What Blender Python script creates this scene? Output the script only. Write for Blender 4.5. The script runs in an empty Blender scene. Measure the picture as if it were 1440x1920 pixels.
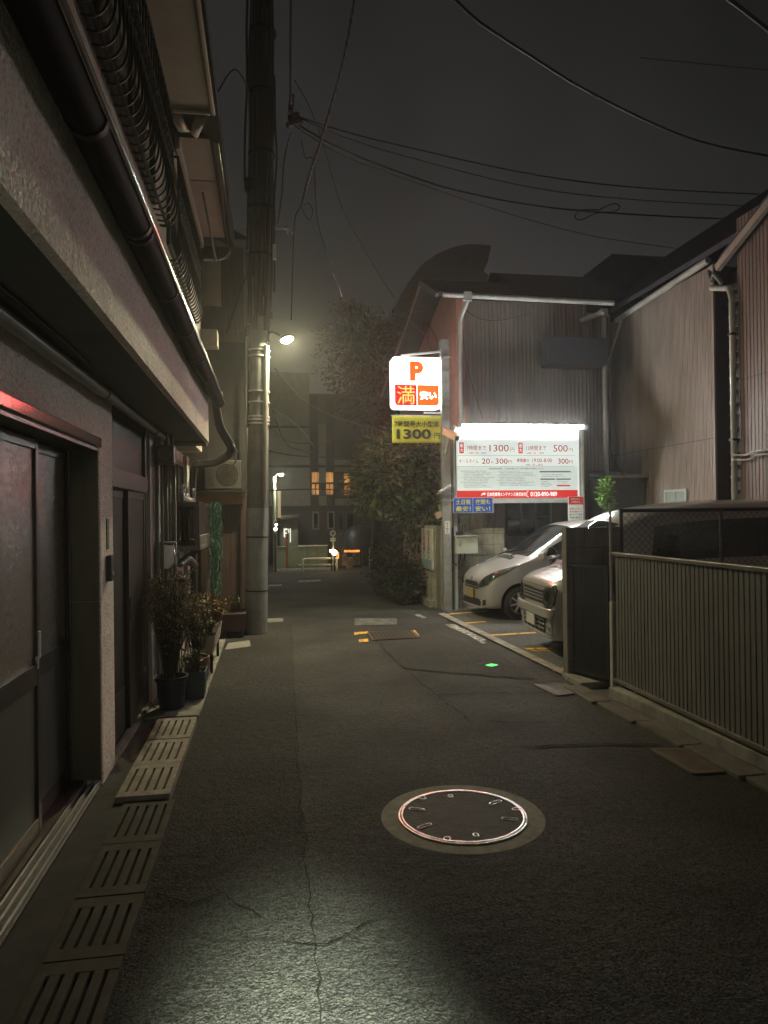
import bpy, bmesh, math, random
from mathutils import Vector, Matrix, noise
from mathutils.bvhtree import BVHTree
random.seed(7)
S = bpy.context.scene
COL = S.collection
R_ = math.radians

# ------------------------------------------------------------------ camera
FPX, CX, CY, EYE = 1332.0, 720.0, 960.0, 1.7
yaw, pitch, roll = math.atan((720 - 503) / FPX), R_(0.28), R_(0.7)
fw = Vector((math.sin(yaw) * math.cos(pitch), math.cos(yaw) * math.cos(pitch), math.sin(pitch)))
rt = Vector((math.cos(yaw), -math.sin(yaw), 0))
up = rt.cross(fw)
RT = rt * math.cos(roll) - up * math.sin(roll)
UP = up * math.cos(roll) + rt * math.sin(roll)
cam = bpy.data.cameras.new('camera')
camo = bpy.data.objects.new('camera', cam)
COL.objects.link(camo)
mw = Matrix((RT, UP, -fw)).transposed().to_4x4()
mw.translation = Vector((0, 0, EYE))
camo.matrix_world = mw
cam.sensor_fit = 'VERTICAL'
cam.sensor_height = 24.0
cam.lens = FPX / 1920 * 24.0
cam.clip_start, cam.clip_end = 0.05, 3000
S.camera = camo

# ------------------------------------------------------------------ night sky
W = bpy.data.worlds.new('World')
S.world = W
W.use_nodes = True
nt = W.node_tree
bg = nt.nodes['Background']
tc = nt.nodes.new('ShaderNodeTexCoord')
sx = nt.nodes.new('ShaderNodeSeparateXYZ')
nt.links.new(tc.outputs['Generated'], sx.inputs[0])
rp = nt.nodes.new('ShaderNodeValToRGB')
rp.color_ramp.elements[0].position = 0.0
rp.color_ramp.elements[0].color = (.050, .049, .050, 1)
rp.color_ramp.elements[1].position = 0.75
rp.color_ramp.elements[1].color = (.0095, .0092, .0085, 1)
e = rp.color_ramp.elements.new(0.34)
e.color = (.0290, .0285, .0282, 1)
nt.links.new(sx.outputs['Z'], rp.inputs[0])
ns = nt.nodes.new('ShaderNodeTexNoise')
ns.inputs['Scale'].default_value = 2.6
ns.inputs['Detail'].default_value = 4
nt.links.new(tc.outputs['Generated'], ns.inputs['Vector'])
mr = nt.nodes.new('ShaderNodeMapRange')
mr.inputs['From Min'].default_value = .3
mr.inputs['From Max'].default_value = .7
mr.inputs['To Min'].default_value = .58
mr.inputs['To Max'].default_value = 1.36
nt.links.new(ns.outputs[0], mr.inputs['Value'])
mx = nt.nodes.new('ShaderNodeMix')
mx.data_type = 'RGBA'
mx.blend_type = 'MULTIPLY'
mx.inputs[0].default_value = 1
nt.links.new(rp.outputs[0], mx.inputs[6])
nt.links.new(mr.outputs[0], mx.inputs[7])
nt.links.new(mx.outputs[2], bg.inputs['Color'])
bg.inputs['Strength'].default_value = .70

S.view_settings.view_transform = 'Standard'
S.view_settings.look = 'None'
S.view_settings.exposure = 0.42
S.view_settings.gamma = 1
S.view_settings.use_curve_mapping = False
S.cycles.max_bounces = 6
S.cycles.diffuse_bounces = 3
S.cycles.transparent_max_bounces = 12
S.cycles.sample_clamp_indirect = 3
S.cycles.use_denoising = True


def lamp(name, kind, loc, power, color, **kw):
    d = bpy.data.lights.new(name, kind)
    d.energy, d.color = power, color
    for k, v in kw.items():
        setattr(d, k, v)
    o = bpy.data.objects.new(name, d)
    COL.objects.link(o)
    o.location = loc
    return o


def aim(o, tgt):
    o.rotation_euler = (Vector(tgt) - o.location).to_track_quat('-Z', 'Y').to_euler()


# lamp behind the camera that throws the pool of light on the near road
l = lamp('street_lamp_behind', 'SPOT', (.24, -3.6, 2.05), 36000, (.86, 1.0, .76), spot_size=R_(10.8), spot_blend=1, shadow_soft_size=.22)
aim(l, (.12, 1.5, 0))
lamp('fill_light_behind', 'POINT', (-.2, -16, 3.4), 350, (1.0, .88, .74), shadow_soft_size=.5)  # fill light added far behind the camera to lift the dark fronts


# ------------------------------------------------------------------ pixel rays on real planes
def ray(px, py):
    return fw * FPX + RT * (px - CX) - UP * (py - CY)


def at(axis, val, px, py):
    d = ray(px, py)
    o = Vector((0, 0, EYE))
    return o + d * ((val - o[axis]) / d[axis])


def X_(px, py, x): return at(0, x, px, py)
def Y_(px, py, y): return at(1, y, px, py)
def Z_(px, py, z=0.0): return at(2, z, px, py)


# ------------------------------------------------------------------ materials
def M(name, col, rough=.6, metal=0, spec=.5, var=.18, vscale=4, bump=0, bscale=60, bdist=.003, coat=0, stretch=None,
      dirt=0, island=0):
    m = bpy.data.materials.new(name)
    m.use_nodes = True
    n = m.node_tree
    b = n.nodes['Principled BSDF']
    b.inputs['Roughness'].default_value = rough
    b.inputs['Metallic'].default_value = metal
    b.inputs['Specular IOR Level'].default_value = spec
    b.inputs['Coat Weight'].default_value = coat
    b.inputs['Coat Roughness'].default_value = .06
    t = n.nodes.new('ShaderNodeTexCoord')
    vec = t.outputs['Object']
    if stretch:
        mp = n.nodes.new('ShaderNodeMapping')
        mp.inputs['Scale'].default_value = stretch
        n.links.new(vec, mp.inputs[0])
        vec = mp.outputs[0]
    nz = n.nodes.new('ShaderNodeTexNoise')
    nz.inputs['Scale'].default_value = vscale
    nz.inputs['Detail'].default_value = 6
    nz.inputs['Roughness'].default_value = .65
    n.links.new(vec, nz.inputs['Vector'])
    mr = n.nodes.new('ShaderNodeMapRange')
    mr.inputs['From Min'].default_value = .28
    mr.inputs['From Max'].default_value = .58
    mr.inputs['To Min'].default_value = 1 - var
    mr.inputs['To Max'].default_value = 1 + var
    n.links.new(nz.outputs[0], mr.inputs['Value'])
    fac = mr.outputs[0]
    if island:
        g = n.nodes.new('ShaderNodeNewGeometry')
        m2 = n.nodes.new('ShaderNodeMapRange')
        m2.inputs['To Min'].default_value = 1 - island
        m2.inputs['To Max'].default_value = 1 + island
        n.links.new(g.outputs['Random Per Island'], m2.inputs['Value'])
        mu = n.nodes.new('ShaderNodeMath')
        mu.operation = 'MULTIPLY'
        n.links.new(fac, mu.inputs[0])
        n.links.new(m2.outputs[0], mu.inputs[1])
        fac = mu.outputs[0]
    if dirt:
        d = n.nodes.new('ShaderNodeTexNoise')
        d.inputs['Scale'].default_value = 1.3
        d.inputs['Detail'].default_value = 9
        d.inputs['Roughness'].default_value = .75
        mp2 = n.nodes.new('ShaderNodeMapping')
        mp2.inputs['Scale'].default_value = (3, 3, .55)
        n.links.new(t.outputs['Object'], mp2.inputs[0])
        n.links.new(mp2.outputs[0], d.inputs['Vector'])
        m3 = n.nodes.new('ShaderNodeMapRange')
        m3.inputs['From Min'].default_value = .42
        m3.inputs['From Max'].default_value = .68
        m3.inputs['To Min'].default_value = 1
        m3.inputs['To Max'].default_value = 1 - dirt
        n.links.new(d.outputs[0], m3.inputs['Value'])
        mu = n.nodes.new('ShaderNodeMath')
        mu.operation = 'MULTIPLY'
        n.links.new(fac, mu.inputs[0])
        n.links.new(m3.outputs[0], mu.inputs[1])
        fac = mu.outputs[0]
    mx = n.nodes.new('ShaderNodeMix')
    mx.data_type = 'RGBA'
    mx.blend_type = 'MULTIPLY'
    mx.inputs[0].default_value = 1
    mx.inputs[6].default_value = (*col, 1)
    n.links.new(fac, mx.inputs[7])
    n.links.new(mx.outputs[2], b.inputs['Base Color'])
    if bump:
        bz = n.nodes.new('ShaderNodeTexNoise')
        bz.inputs['Scale'].default_value = bscale
        bz.inputs['Detail'].default_value = 3
        n.links.new(vec, bz.inputs['Vector'])
        bp = n.nodes.new('ShaderNodeBump')
        bp.inputs['Strength'].default_value = bump
        bp.inputs['Distance'].default_value = bdist
        n.links.new(bz.outputs[0], bp.inputs['Height'])
        n.links.new(bp.outputs[0], b.inputs['Normal'])
    return m


def EM(name, col, strength, base=(.1, .1, .1)):
    m = bpy.data.materials.new(name)
    m.use_nodes = True
    b = m.node_tree.nodes['Principled BSDF']
    b.inputs['Base Color'].default_value = (*base, 1)
    b.inputs['Emission Color'].default_value = (*col, 1)
    b.inputs['Emission Strength'].default_value = strength
    b.inputs['Roughness'].default_value = .5
    return m


def asphalt(name, lo, hi, speck=.35, bump=.9, rough=.62, sc=1.0, dist=.0042, from_=.86, spec=.5):
    m = bpy.data.materials.new(name)
    m.use_nodes = True
    n = m.node_tree
    b = n.nodes['Principled BSDF']
    b.inputs['Specular IOR Level'].default_value = spec
    t = n.nodes.new('ShaderNodeTexCoord')
    P = t.outputs['Object']

    def tex(kind, scale, detail=4):
        x = n.nodes.new(kind)
        x.inputs['Scale'].default_value = scale * sc
        if 'Detail' in x.inputs:
            x.inputs['Detail'].default_value = detail
        n.links.new(P, x.inputs['Vector'])
        return x
    big = tex('ShaderNodeTexNoise', .9, 8)
    r = n.nodes.new('ShaderNodeValToRGB')
    r.color_ramp.elements[0].position, r.color_ramp.elements[1].position = .35, .68
    r.color_ramp.elements[0].color = (*lo, 1)
    r.color_ramp.elements[1].color = (*hi, 1)
    n.links.new(big.outputs[0], r.inputs[0])
    vo = tex('ShaderNodeTexVoronoi', 150)
    hsv = n.nodes.new('ShaderNodeSeparateColor')
    n.links.new(vo.outputs['Color'], hsv.inputs[0])
    mr = n.nodes.new('ShaderNodeMapRange')
    mr.inputs['From Min'].default_value = from_
    mr.inputs['From Max'].default_value = 1
    mr.inputs['To Min'].default_value = 1
    mr.inputs['To Max'].default_value = 1 + speck * 7
    n.links.new(hsv.outputs[0], mr.inputs['Value'])
    mx = n.nodes.new('ShaderNodeMix')
    mx.data_type = 'RGBA'
    mx.blend_type = 'MULTIPLY'
    mx.inputs[0].default_value = 1
    n.links.new(r.outputs[0], mx.inputs[6])
    n.links.new(mr.outputs[0], mx.inputs[7])
    n.links.new(mx.outputs[2], b.inputs['Base Color'])
    rr = n.nodes.new('ShaderNodeMapRange')
    rr.inputs['To Min'].default_value = rough - .16
    rr.inputs['To Max'].default_value = rough + .2
    n.links.new(hsv.outputs[1], rr.inputs['Value'])
    n.links.new(rr.outputs[0], b.inputs['Roughness'])
    v2 = tex('ShaderNodeTexVoronoi', 105)
    v2.feature = 'SMOOTH_F1'
    n2 = tex('ShaderNodeTexNoise', 60, 5)
    n3 = tex('ShaderNodeTexNoise', 13, 3)
    a = n.nodes.new('ShaderNodeMath')
    a.operation = 'MULTIPLY_ADD'
    a.inputs[1].default_value = -.55
    n.links.new(v2.outputs['Distance'], a.inputs[0])
    n.links.new(n2.outputs[0], a.inputs[2])
    a2 = n.nodes.new('ShaderNodeMath')
    a2.operation = 'MULTIPLY_ADD'
    a2.inputs[1].default_value = 2.2
    n.links.new(n3.outputs[0], a2.inputs[0])
    n.links.new(a.outputs[0], a2.inputs[2])
    bp = n.nodes.new('ShaderNodeBump')
    bp.inputs['Strength'].default_value = bump
    bp.inputs['Distance'].default_value = dist
    n.links.new(a2.outputs[0], bp.inputs['Height'])
    n.links.new(bp.outputs[0], b.inputs['Normal'])
    return m


def glassy(name, tint, mixf=.55, rough=.03):
    m = bpy.data.materials.new(name)
    m.use_nodes = True
    n = m.node_tree
    b = n.nodes['Principled BSDF']
    b.inputs['Base Color'].default_value = (*tint, 1)
    b.inputs['Roughness'].default_value = rough
    b.inputs['Specular IOR Level'].default_value = .8
    tr = n.nodes.new('ShaderNodeBsdfTransparent')
    tr.inputs[0].default_value = (.62, .68, .66, 1)
    ms = n.nodes.new('ShaderNodeMixShader')
    ms.inputs[0].default_value = mixf
    n.links.new(b.outputs[0], ms.inputs[1])
    n.links.new(tr.outputs[0], ms.inputs[2])
    n.links.new(ms.outputs[0], n.nodes['Material Output'].inputs[0])
    return m


m_ground = M('bare_ground', (.05, .047, .043), .9, var=.3, bump=.6, bscale=25, bdist=.01)
m_road = asphalt('road_asphalt', (.0085, .008, .0074), (.025, .0235, .0215), speck=.45, bump=1.0, rough=.70, dist=.012, spec=.35)
m_patch = asphalt('patch_asphalt', (.013, .012, .011), (.021, .0195, .0175), speck=.45, rough=.76, bump=1.0, dist=.012, spec=.3)
m_lot = asphalt('lot_asphalt', (.022, .022, .022), (.036, .036, .036), speck=.6, rough=.8, spec=.2)
m_crack = M('crack_shadow', (.016, .015, .014), .95, spec=.1)
m_conc = M('kerb_concrete', (.25, .235, .205), .85, var=.3, vscale=7, bump=.5, bscale=90, bdist=.004, dirt=.45)
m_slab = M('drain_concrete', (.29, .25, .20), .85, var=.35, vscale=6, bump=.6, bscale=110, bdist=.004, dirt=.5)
m_block = M('block_concrete', (.30, .28, .22), .9, var=.25, vscale=6, bump=.6, bscale=70, bdist=.004, dirt=.4)
m_mortar = M('mortar', (.14, .13, .11), .95)


def wornpaint(name, col, base=(.032, .030, .027), lo=.42, hi=.56, sc=16):
    m = M(name, col, .75)
    n = m.node_tree
    b = n.nodes['Principled BSDF']
    src = b.inputs['Base Color'].links[0].from_socket
    t = n.nodes.new('ShaderNodeTexCoord')
    z = n.nodes.new('ShaderNodeTexNoise')
    z.inputs['Scale'].default_value, z.inputs['Detail'].default_value, z.inputs['Roughness'].default_value = sc, 8, .7
    n.links.new(t.outputs['Object'], z.inputs['Vector'])
    r = n.nodes.new('ShaderNodeMapRange')
    r.inputs['From Min'].default_value, r.inputs['From Max'].default_value = lo, hi
    n.links.new(z.outputs[0], r.inputs['Value'])
    x = n.nodes.new('ShaderNodeMix')
    x.data_type = 'RGBA'
    x.inputs[6].default_value = (*base, 1)
    n.links.new(r.outputs[0], x.inputs[0])
    n.links.new(src, x.inputs[7])
    n.links.new(x.outputs[2], b.inputs['Base Color'])
    return m


m_paintw = wornpaint('road_paint_white', (.55, .55, .50), lo=.44, hi=.60)
m_painty = wornpaint('road_paint_yellow', (.66, .38, .06), lo=.36, hi=.50)
m_stucco = asphalt('stucco', (.55, .46, .42), (.78, .68, .63), speck=.09, bump=1.0, rough=.56, sc=.62, dist=.012, spec=.4, from_=.3)
m_soffit = M('soffit_board', (.105, .108, .105), .75, var=.12, dirt=.2)
m_wallpale = M('pale_render', (.46, .40, .365), .75, var=.12, bump=.3, bscale=80, dirt=.25)
m_wall2 = M('grey_render', (.42, .40, .37), .8, var=.15, bump=.4, bscale=60, dirt=.3)
m_browngut = M('dark_pvc', (.028, .024, .024), .2, spec=.6, var=.15)
m_greygut = M('grey_pvc', (.42, .40, .37), .35, var=.15, dirt=.3)
m_pipe = M('grey_conduit', (.20, .19, .175), .38, var=.15, dirt=.2)
m_bronze = M('bronze_aluminium', (.055, .042, .036), .38, metal=.55, var=.12)
m_lintel = M('painted_flashing', (.20, .14, .125), .14, spec=.9, metal=.35, var=.1)
m_doorpanel = M('door_panel', (.085, .085, .078), .45, var=.12)
m_pglass = M('patterned_glass', (.22, .185, .165), .2, spec=.75, var=.12, bump=.55, bscale=26, bdist=.006, stretch=(3, 3, 7))
m_jamb = M('jamb_board', (.105, .095, .06), .34, var=.15, vscale=3, stretch=(6, 6, .6))
m_browndoor = M('brown_door', (.052, .040, .036), .42, metal=.2, var=.14, stretch=(1, 40, .5), vscale=2)
m_blackiron = M('black_iron', (.010, .009, .009), .6, spec=.3, var=.2)
m_awn = M('cream_sheet', (.27, .225, .185), .5, var=.1, vscale=2, dirt=.15)
m_pole = M('pole_concrete', (.15, .145, .14), .8, var=.2, vscale=5, bump=.3, bscale=50, dirt=.3)
m_sleeve = M('pole_sleeve', (.28, .285, .285), .55, var=.15, bump=.2, bscale=30, dirt=.35)
m_galv = M('galvanised', (.50, .50, .49), .42, metal=.75, var=.18, vscale=9)
m_steelw = M('painted_steel', (.52, .53, .52), .4, var=.12, dirt=.25)
m_cable = M('cable_rubber', (.012, .012, .012), .5)
m_cablepale = M('cable_guard', (.16, .14, .135), .55)
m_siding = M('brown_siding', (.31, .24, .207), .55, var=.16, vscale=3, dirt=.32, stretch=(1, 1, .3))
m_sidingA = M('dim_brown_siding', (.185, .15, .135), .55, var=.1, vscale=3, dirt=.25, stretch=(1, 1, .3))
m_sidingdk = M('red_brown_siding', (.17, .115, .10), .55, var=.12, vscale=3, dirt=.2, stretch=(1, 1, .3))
m_sidingback = M('siding_groove', (.05, .04, .036), .9)
m_salmon = M('salmon_render', (.56, .27, .20), .8, var=.1, bump=.3, bscale=60, dirt=.15)
m_roof = M('dark_roof', (.045, .042, .05), .8, var=.25, vscale=8)
m_wood = M('weathered_wood', (.07, .05, .04), .8, var=.3, stretch=(8, 8, 1))
m_darkbox = M('navy_shutter_box', (.016, .017, .026), .5)
m_steelbox = M('beige_steel_box', (.50, .52, .45), .42, var=.07, dirt=.12)
m_meter = M('meter_grey', (.09, .095, .10), .4)
m_whitep = M('white_print', (.80, .82, .80), .45, var=.03, vscale=2)
m_cream = M('cream_plastic', (.50, .43, .33), .5, var=.06)
m_red = M('red_print', (.56, .025, .022), .45, var=.05)
m_redtxt = M('red_lettering', (.34, .012, .010), .5)
m_greytxt = M('grey_lettering', (.07, .075, .07), .6)
m_blacktxt = M('black_lettering', (.035, .04, .03), .6)
m_yellowtxt = M('yellow_lettering', (.72, .66, .06), .5)
m_paleyel = M('pale_yellow_lettering', (.80, .70, .22), .5)
m_greentxt = M('green_lettering', (.05, .14, .05), .6)
m_blue = M('blue_print', (.012, .075, .46), .45, var=.06)
m_banner = M('yellow_vinyl', (.62, .60, .075), .5, var=.14, vscale=5, bump=.35, bscale=5, bdist=.02)
m_paint = M('silver_beige_paint', (.45, .43, .42), .28, metal=.42, coat=1.0, var=.02)
m_paint2 = M('silver_paint', (.45, .435, .425), .28, metal=.42, coat=1.0, var=.03)
m_black = M('black_plastic', (.015, .015, .016), .5, var=.1)
m_tyre = M('tyre_rubber', (.015, .015, .015), .8)
m_alloy = M('alloy', (.62, .62, .62), .35, metal=.45, var=.05)
m_chrome = M('chrome', (.75, .75, .75), .12, metal=1, var=.02)
m_amber = M('lamp_reflector', (.50, .45, .35), .25, metal=.35, var=.8, vscale=16, bump=.8, bscale=18, bdist=.02)
m_plyel = M('yellow_plate', (.26, .21, .06), .5, var=.12, vscale=14)
m_plgrey = M('white_plate', (.40, .40, .37), .5, var=.12, vscale=14)
m_seat = M('seat_cloth', (.06, .062, .066), .9)
m_glass = glassy('car_glass', (.014, .018, .018), .28)
m_lens = glassy('lamp_glass', (.02, .02, .02), .72)
m_winglass = M('dark_window_glass', (.012, .013, .016), .08, spec=.7)
m_louvre = M('louvre_aluminium', (.16, .15, .138), .5, metal=.2, var=.12, dirt=.15)
m_gate = M('black_gate', (.014, .014, .016), .5)
m_mesh = M('chain_link', (.02, .02, .021), .6)
m_darkwall = M('dark_cement', (.085, .082, .078), .9, var=.25, bump=.4, bscale=60, dirt=.3)
m_iron = M('cast_iron', (.034, .026, .019), .7, spec=.25, var=.4, vscale=9, bump=1.0, bscale=70, bdist=.008)
m_ironrim = M('worn_iron_rim', (.62, .58, .56), .40, metal=.9, var=.4, vscale=20, bump=.4, bscale=90, bdist=.003)
m_ring = M('manhole_mortar', (.19, .18, .14), .85, var=.25, vscale=14, bump=.6, bscale=110, bdist=.004)
m_rust = M('rusty_plate', (.09, .062, .046), .6, metal=.3, var=.35, vscale=6, bump=.4, bscale=60)
m_potblue = M('navy_pot', (.014, .017, .035), .45)
m_potteal = M('teal_pot', (.045, .075, .085), .5)
m_terra = M('terracotta', (.30, .17, .12), .8, var=.15, dirt=.2)
m_potwhite = M('cream_planter', (.48, .44, .37), .7, dirt=.25)
m_potdk = M('maroon_planter', (.07, .035, .032), .7)
m_soil = M('soil', (.03, .022, .016), 1.0, bump=.6, bscale=50, bdist=.01)
m_leafbig = M('broad_leaf', (.062, .085, .026), .32, island=.5, var=.25, vscale=6)
m_leafdk = M('dark_leaf', (.020, .027, .014), .5, island=.5)
m_leaftip = M('bronze_leaf', (.16, .13, .05), .45, island=.45)
m_leaffine = M('fine_leaf', (.25, .205, .10), .55, island=.5)
m_leaforange = M('orange_leaf', (.24, .13, .045), .5, island=.5)
m_leafgrass = M('grass_leaf', (.08, .12, .04), .5, island=.4)
m_leaflime = M('lime_leaf', (.14, .28, .045), .5, island=.4)
m_bark = M('bark', (.055, .042, .032), .9, bump=.6, bscale=30, bdist=.01)
m_net = M('green_net', (.02, .12, .07), .6)
m_stain = M('stainless', (.55, .55, .53), .22, metal=1, var=.06, bump=.15, bscale=5, bdist=.02)
m_tile = M('red_tile', (.065, .038, .033), .5, var=.2)
m_ochre = M('ochre_board', (.30, .17, .07), .7, var=.2)
m_acunit = M('ac_casing', (.07, .06, .055), .5, var=.08)
m_farwall = M('beige_tile_wall', (.20, .19, .155), .7, var=.1, dirt=.15)
m_fargrey = M('grey_tile_wall', (.06, .06, .058), .7, var=.15)
m_fardark = M('dark_tile_wall', (.035, .035, .036), .7, var=.2)
m_archwall = M('arched_block_wall', (.19, .15, .16), .85, var=.08)
m_fencegreen = M('pale_green_panel', (.22, .26, .17), .6, var=.08)
m_whiterail = M('white_rail_paint', (.60, .60, .55), .5)
m_orangepost = M('orange_post', (.30, .10, .04), .6)
m_greenchip = EM('glowing_green_chip', (.10, .95, .22), .55, (.1, .8, .2))  # glow put into the chip's colour in place of light it throws back

e_white = EM('sign_white', (1.0, .97, .93), 3.6, (.8, .8, .8))
e_orange = EM('sign_orange', (1.0, .10, .0), .95, (.5, .1, .02))
e_red = EM('led_red', (1.0, .0, .00006), 250.0, (.1, 0, 0))
e_redface = EM('led_red_face', (1.0, .0015, .010), 1.0, (.05, 0, 0))
e_led = EM('led_yellow', (1.0, .74, .14), 1.0)
e_tube = EM('fluorescent_tube', (.95, 1.0, .96), 640.0)
e_board = EM('backlit_panel', (.90, 1.0, .95), .52, (.6, .62, .6))
e_sheet = EM('backlit_sheet', (.88, 1.0, .94), .40, (.5, .52, .5))
e_redprint = EM('backlit_red', (1.0, .045, .035), .30, (.5, .02, .018))
m_redtxt2 = EM('backlit_red_lettering', (1.0, .06, .04), .16, (.34, .012, .01))
e_paley = EM('backlit_yellow_lettering', (1.0, .9, .30), .42, (.8, .7, .2))
e_whitetxt = EM('backlit_white_lettering', (1, 1, 1), .6, (.8, .8, .8))
e_lamp = EM('street_lamp_lens', (1.0, .94, .56), 2200.0)
e_lampfar = EM('far_lamp_lens', (1.0, 1.0, .80), 700.0)
e_bulb = EM('small_lamp', (.95, 1.0, .95), 22.0)
e_warmbulb = EM('warm_lamp', (1.0, .72, .32), 20.0)
e_win = EM('warm_window', (1.0, .42, .09), .38)
_n = e_win.node_tree
_t, _m, _w, _r = _n.nodes.new('ShaderNodeTexCoord'), _n.nodes.new('ShaderNodeMapping'), _n.nodes.new('ShaderNodeTexNoise'), _n.nodes.new('ShaderNodeMapRange')
_m.inputs['Scale'].default_value = (14, 1, 1.2)
_w.inputs['Scale'].default_value = 1.5
_r.inputs['From Min'].default_value, _r.inputs['From Max'].default_value, _r.inputs['To Min'].default_value, _r.inputs['To Max'].default_value = .3, .7, .10, .62
_n.links.new(_t.outputs['Object'], _m.inputs[0]); _n.links.new(_m.outputs[0], _w.inputs['Vector']); _n.links.new(_w.outputs[0], _r.inputs['Value'])
_n.links.new(_r.outputs[0], _n.nodes['Principled BSDF'].inputs['Emission Strength'])
e_slit = EM('stair_window', (.92, 1.0, .72), .62)
e_shop = EM('shop_sign', (1.0, .30, .06), 1.3)
e_door = EM('lit_doorway', (1.0, 1.0, .78), .9)
e_vsign = EM('amber_sign', (.95, .62, .16), .20)
m_wallgold = m_ochre


# ------------------------------------------------------------------ object helpers
def tag(o, label=None, cat=None, group=None, kind=None):
    if label: o['label'] = label
    if cat: o['category'] = cat
    if group: o['group'] = group
    if kind: o['kind'] = kind
    return o


def thing(name, label, cat, loc=(0, 0, 0), group=None, rotz=0):
    o = bpy.data.objects.new(name, None)
    o.empty_display_size = .1
    COL.objects.link(o)
    o.location = loc
    o.rotation_euler = (0, 0, rotz)
    return tag(o, label, cat, group)


def root_loc(p):
    v = Vector((0, 0, 0))
    while p:
        v += p.location
        p = p.parent
    return v


class MB:
    def __init__(s):
        s.v, s.f = [], []

    def add(s, vs, fs):
        b = len(s.v)
        s.v += [Vector(v) for v in vs]
        s.f += [tuple(i + b for i in f) for f in fs]
        return s

    def box(s, x0, x1, y0, y1, z0, z1):
        x0, x1 = sorted((x0, x1)); y0, y1 = sorted((y0, y1)); z0, z1 = sorted((z0, z1))
        return s.add([(x0, y0, z0), (x1, y0, z0), (x1, y1, z0), (x0, y1, z0), (x0, y0, z1), (x1, y0, z1), (x1, y1, z1), (x0, y1, z1)],
                     [(0, 3, 2, 1), (4, 5, 6, 7), (0, 1, 5, 4), (1, 2, 6, 5), (2, 3, 7, 6), (3, 0, 4, 7)])

    def beam(s, p0, p1, w, h, upv=(0, 0, 1)):
        p0, p1 = Vector(p0), Vector(p1)
        d = (p1 - p0).normalized()
        u = Vector(upv)
        a = d.cross(u)
        if a.length < 1e-4:
            a = d.cross(Vector((1, 0, 0)))
        a.normalize()
        u = a.cross(d)
        vs = []
        for p in (p0, p1):
            for sa, su in ((-1, -1), (1, -1), (1, 1), (-1, 1)):
                vs.append(p + a * w / 2 * sa + u * h / 2 * su)
        return s.add(vs, [(0, 1, 2, 3), (7, 6, 5, 4), (0, 4, 5, 1), (1, 5, 6, 2), (2, 6, 7, 3), (3, 7, 4, 0)])

    def tube(s, pts, r, n=8, cap=True):
        pts = [Vector(p) for p in pts]
        rs = r if isinstance(r, (list, tuple)) else [r] * len(pts)
        vs, fs = [], []
        prev = None
        for i, p in enumerate(pts):
            d = (pts[min(i + 1, len(pts) - 1)] - pts[max(i - 1, 0)])
            if d.length < 1e-9: d = Vector((0, 0, 1))
            d.normalize()
            if prev is None:
                a = d.cross(Vector((0, 0, 1)))
                if a.length < 1e-3: a = d.cross(Vector((1, 0, 0)))
            else:
                a = prev - d * prev.dot(d)
            a.normalize()
            prev = a
            b = d.cross(a)
            for k in range(n):
                t = 2 * math.pi * k / n
                vs.append(p + (a * math.cos(t) + b * math.sin(t)) * rs[i])
        for i in range(len(pts) - 1):
            for k in range(n):
                fs.append((i * n + k, i * n + (k + 1) % n, (i + 1) * n + (k + 1) % n, (i + 1) * n + k))
        if cap:
            fs.append(tuple(range(n - 1, -1, -1)))
            fs.append(tuple(range((len(pts) - 1) * n, len(pts) * n)))
        return s.add(vs, fs)

    def prism(s, poly, axis, a, b):
        """poly in the two remaining axes (in xyz order), extruded along axis from a to b"""
        n = len(poly)
        def mk(p, t):
            q = list(p); q.insert(axis, t); return q
        vs = [mk(p, a) for p in poly] + [mk(p, b) for p in poly]
        fs = [tuple(range(n - 1, -1, -1)), tuple(range(n, 2 * n))]
        fs += [(i, (i + 1) % n, n + (i + 1) % n, n + i) for i in range(n)]
        return s.add(vs, fs)

    def lathe(s, prof, c=(0, 0, 0), axis=2, n=24, close=True):
        c = Vector(c)
        o1, o2 = [(1, 2), (2, 0), (0, 1)][axis]
        vs, fs = [], []
        for r, h in prof:
            for k in range(n):
                t = 2 * math.pi * k / n
                q = [0, 0, 0]
                q[o1], q[o2], q[axis] = r * math.cos(t), r * math.sin(t), h
                vs.append(c + Vector(q))
        for i in range(len(prof) - 1):
            for k in range(n):
                fs.append((i * n + k, i * n + (k + 1) % n, (i + 1) * n + (k + 1) % n, (i + 1) * n + k))
        if close:
            fs.append(tuple(range(n - 1, -1, -1)))
            fs.append(tuple(range((len(prof) - 1) * n, len(prof) * n)))
        return s.add(vs, fs)

    def quad(s, a, b, c, d):
        return s.add([a, b, c, d], [(0, 1, 2, 3)])

    def build(s, name, mat, parent=None, smooth=False, bevel=0, local=False, fixn=True):
        me = bpy.data.meshes.new(name)
        off = Vector((0, 0, 0)) if local else root_loc(parent)
        me.from_pydata([tuple(v - off) for v in s.v], [], s.f)
        if fixn:
            bm = bmesh.new(); bm.from_mesh(me)
            bmesh.ops.recalc_face_normals(bm, faces=bm.faces)
            bm.to_mesh(me); bm.free()
        me.materials.append(mat)
        if smooth:
            for p in me.polygons: p.use_smooth = True
        o = bpy.data.objects.new(name, me)
        COL.objects.link(o)
        if parent: o.parent = parent
        if bevel:
            md = o.modifiers.new('bevel', 'BEVEL')
            md.width, md.segments, md.limit_method = bevel, 2, 'ANGLE'
            md.angle_limit = R_(40)
        if smooth == 'auto':
            md = o.modifiers.new('edge', 'EDGE_SPLIT'); md.split_angle = R_(35)
        return o


def B(*a): return MB().box(*a)


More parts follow.
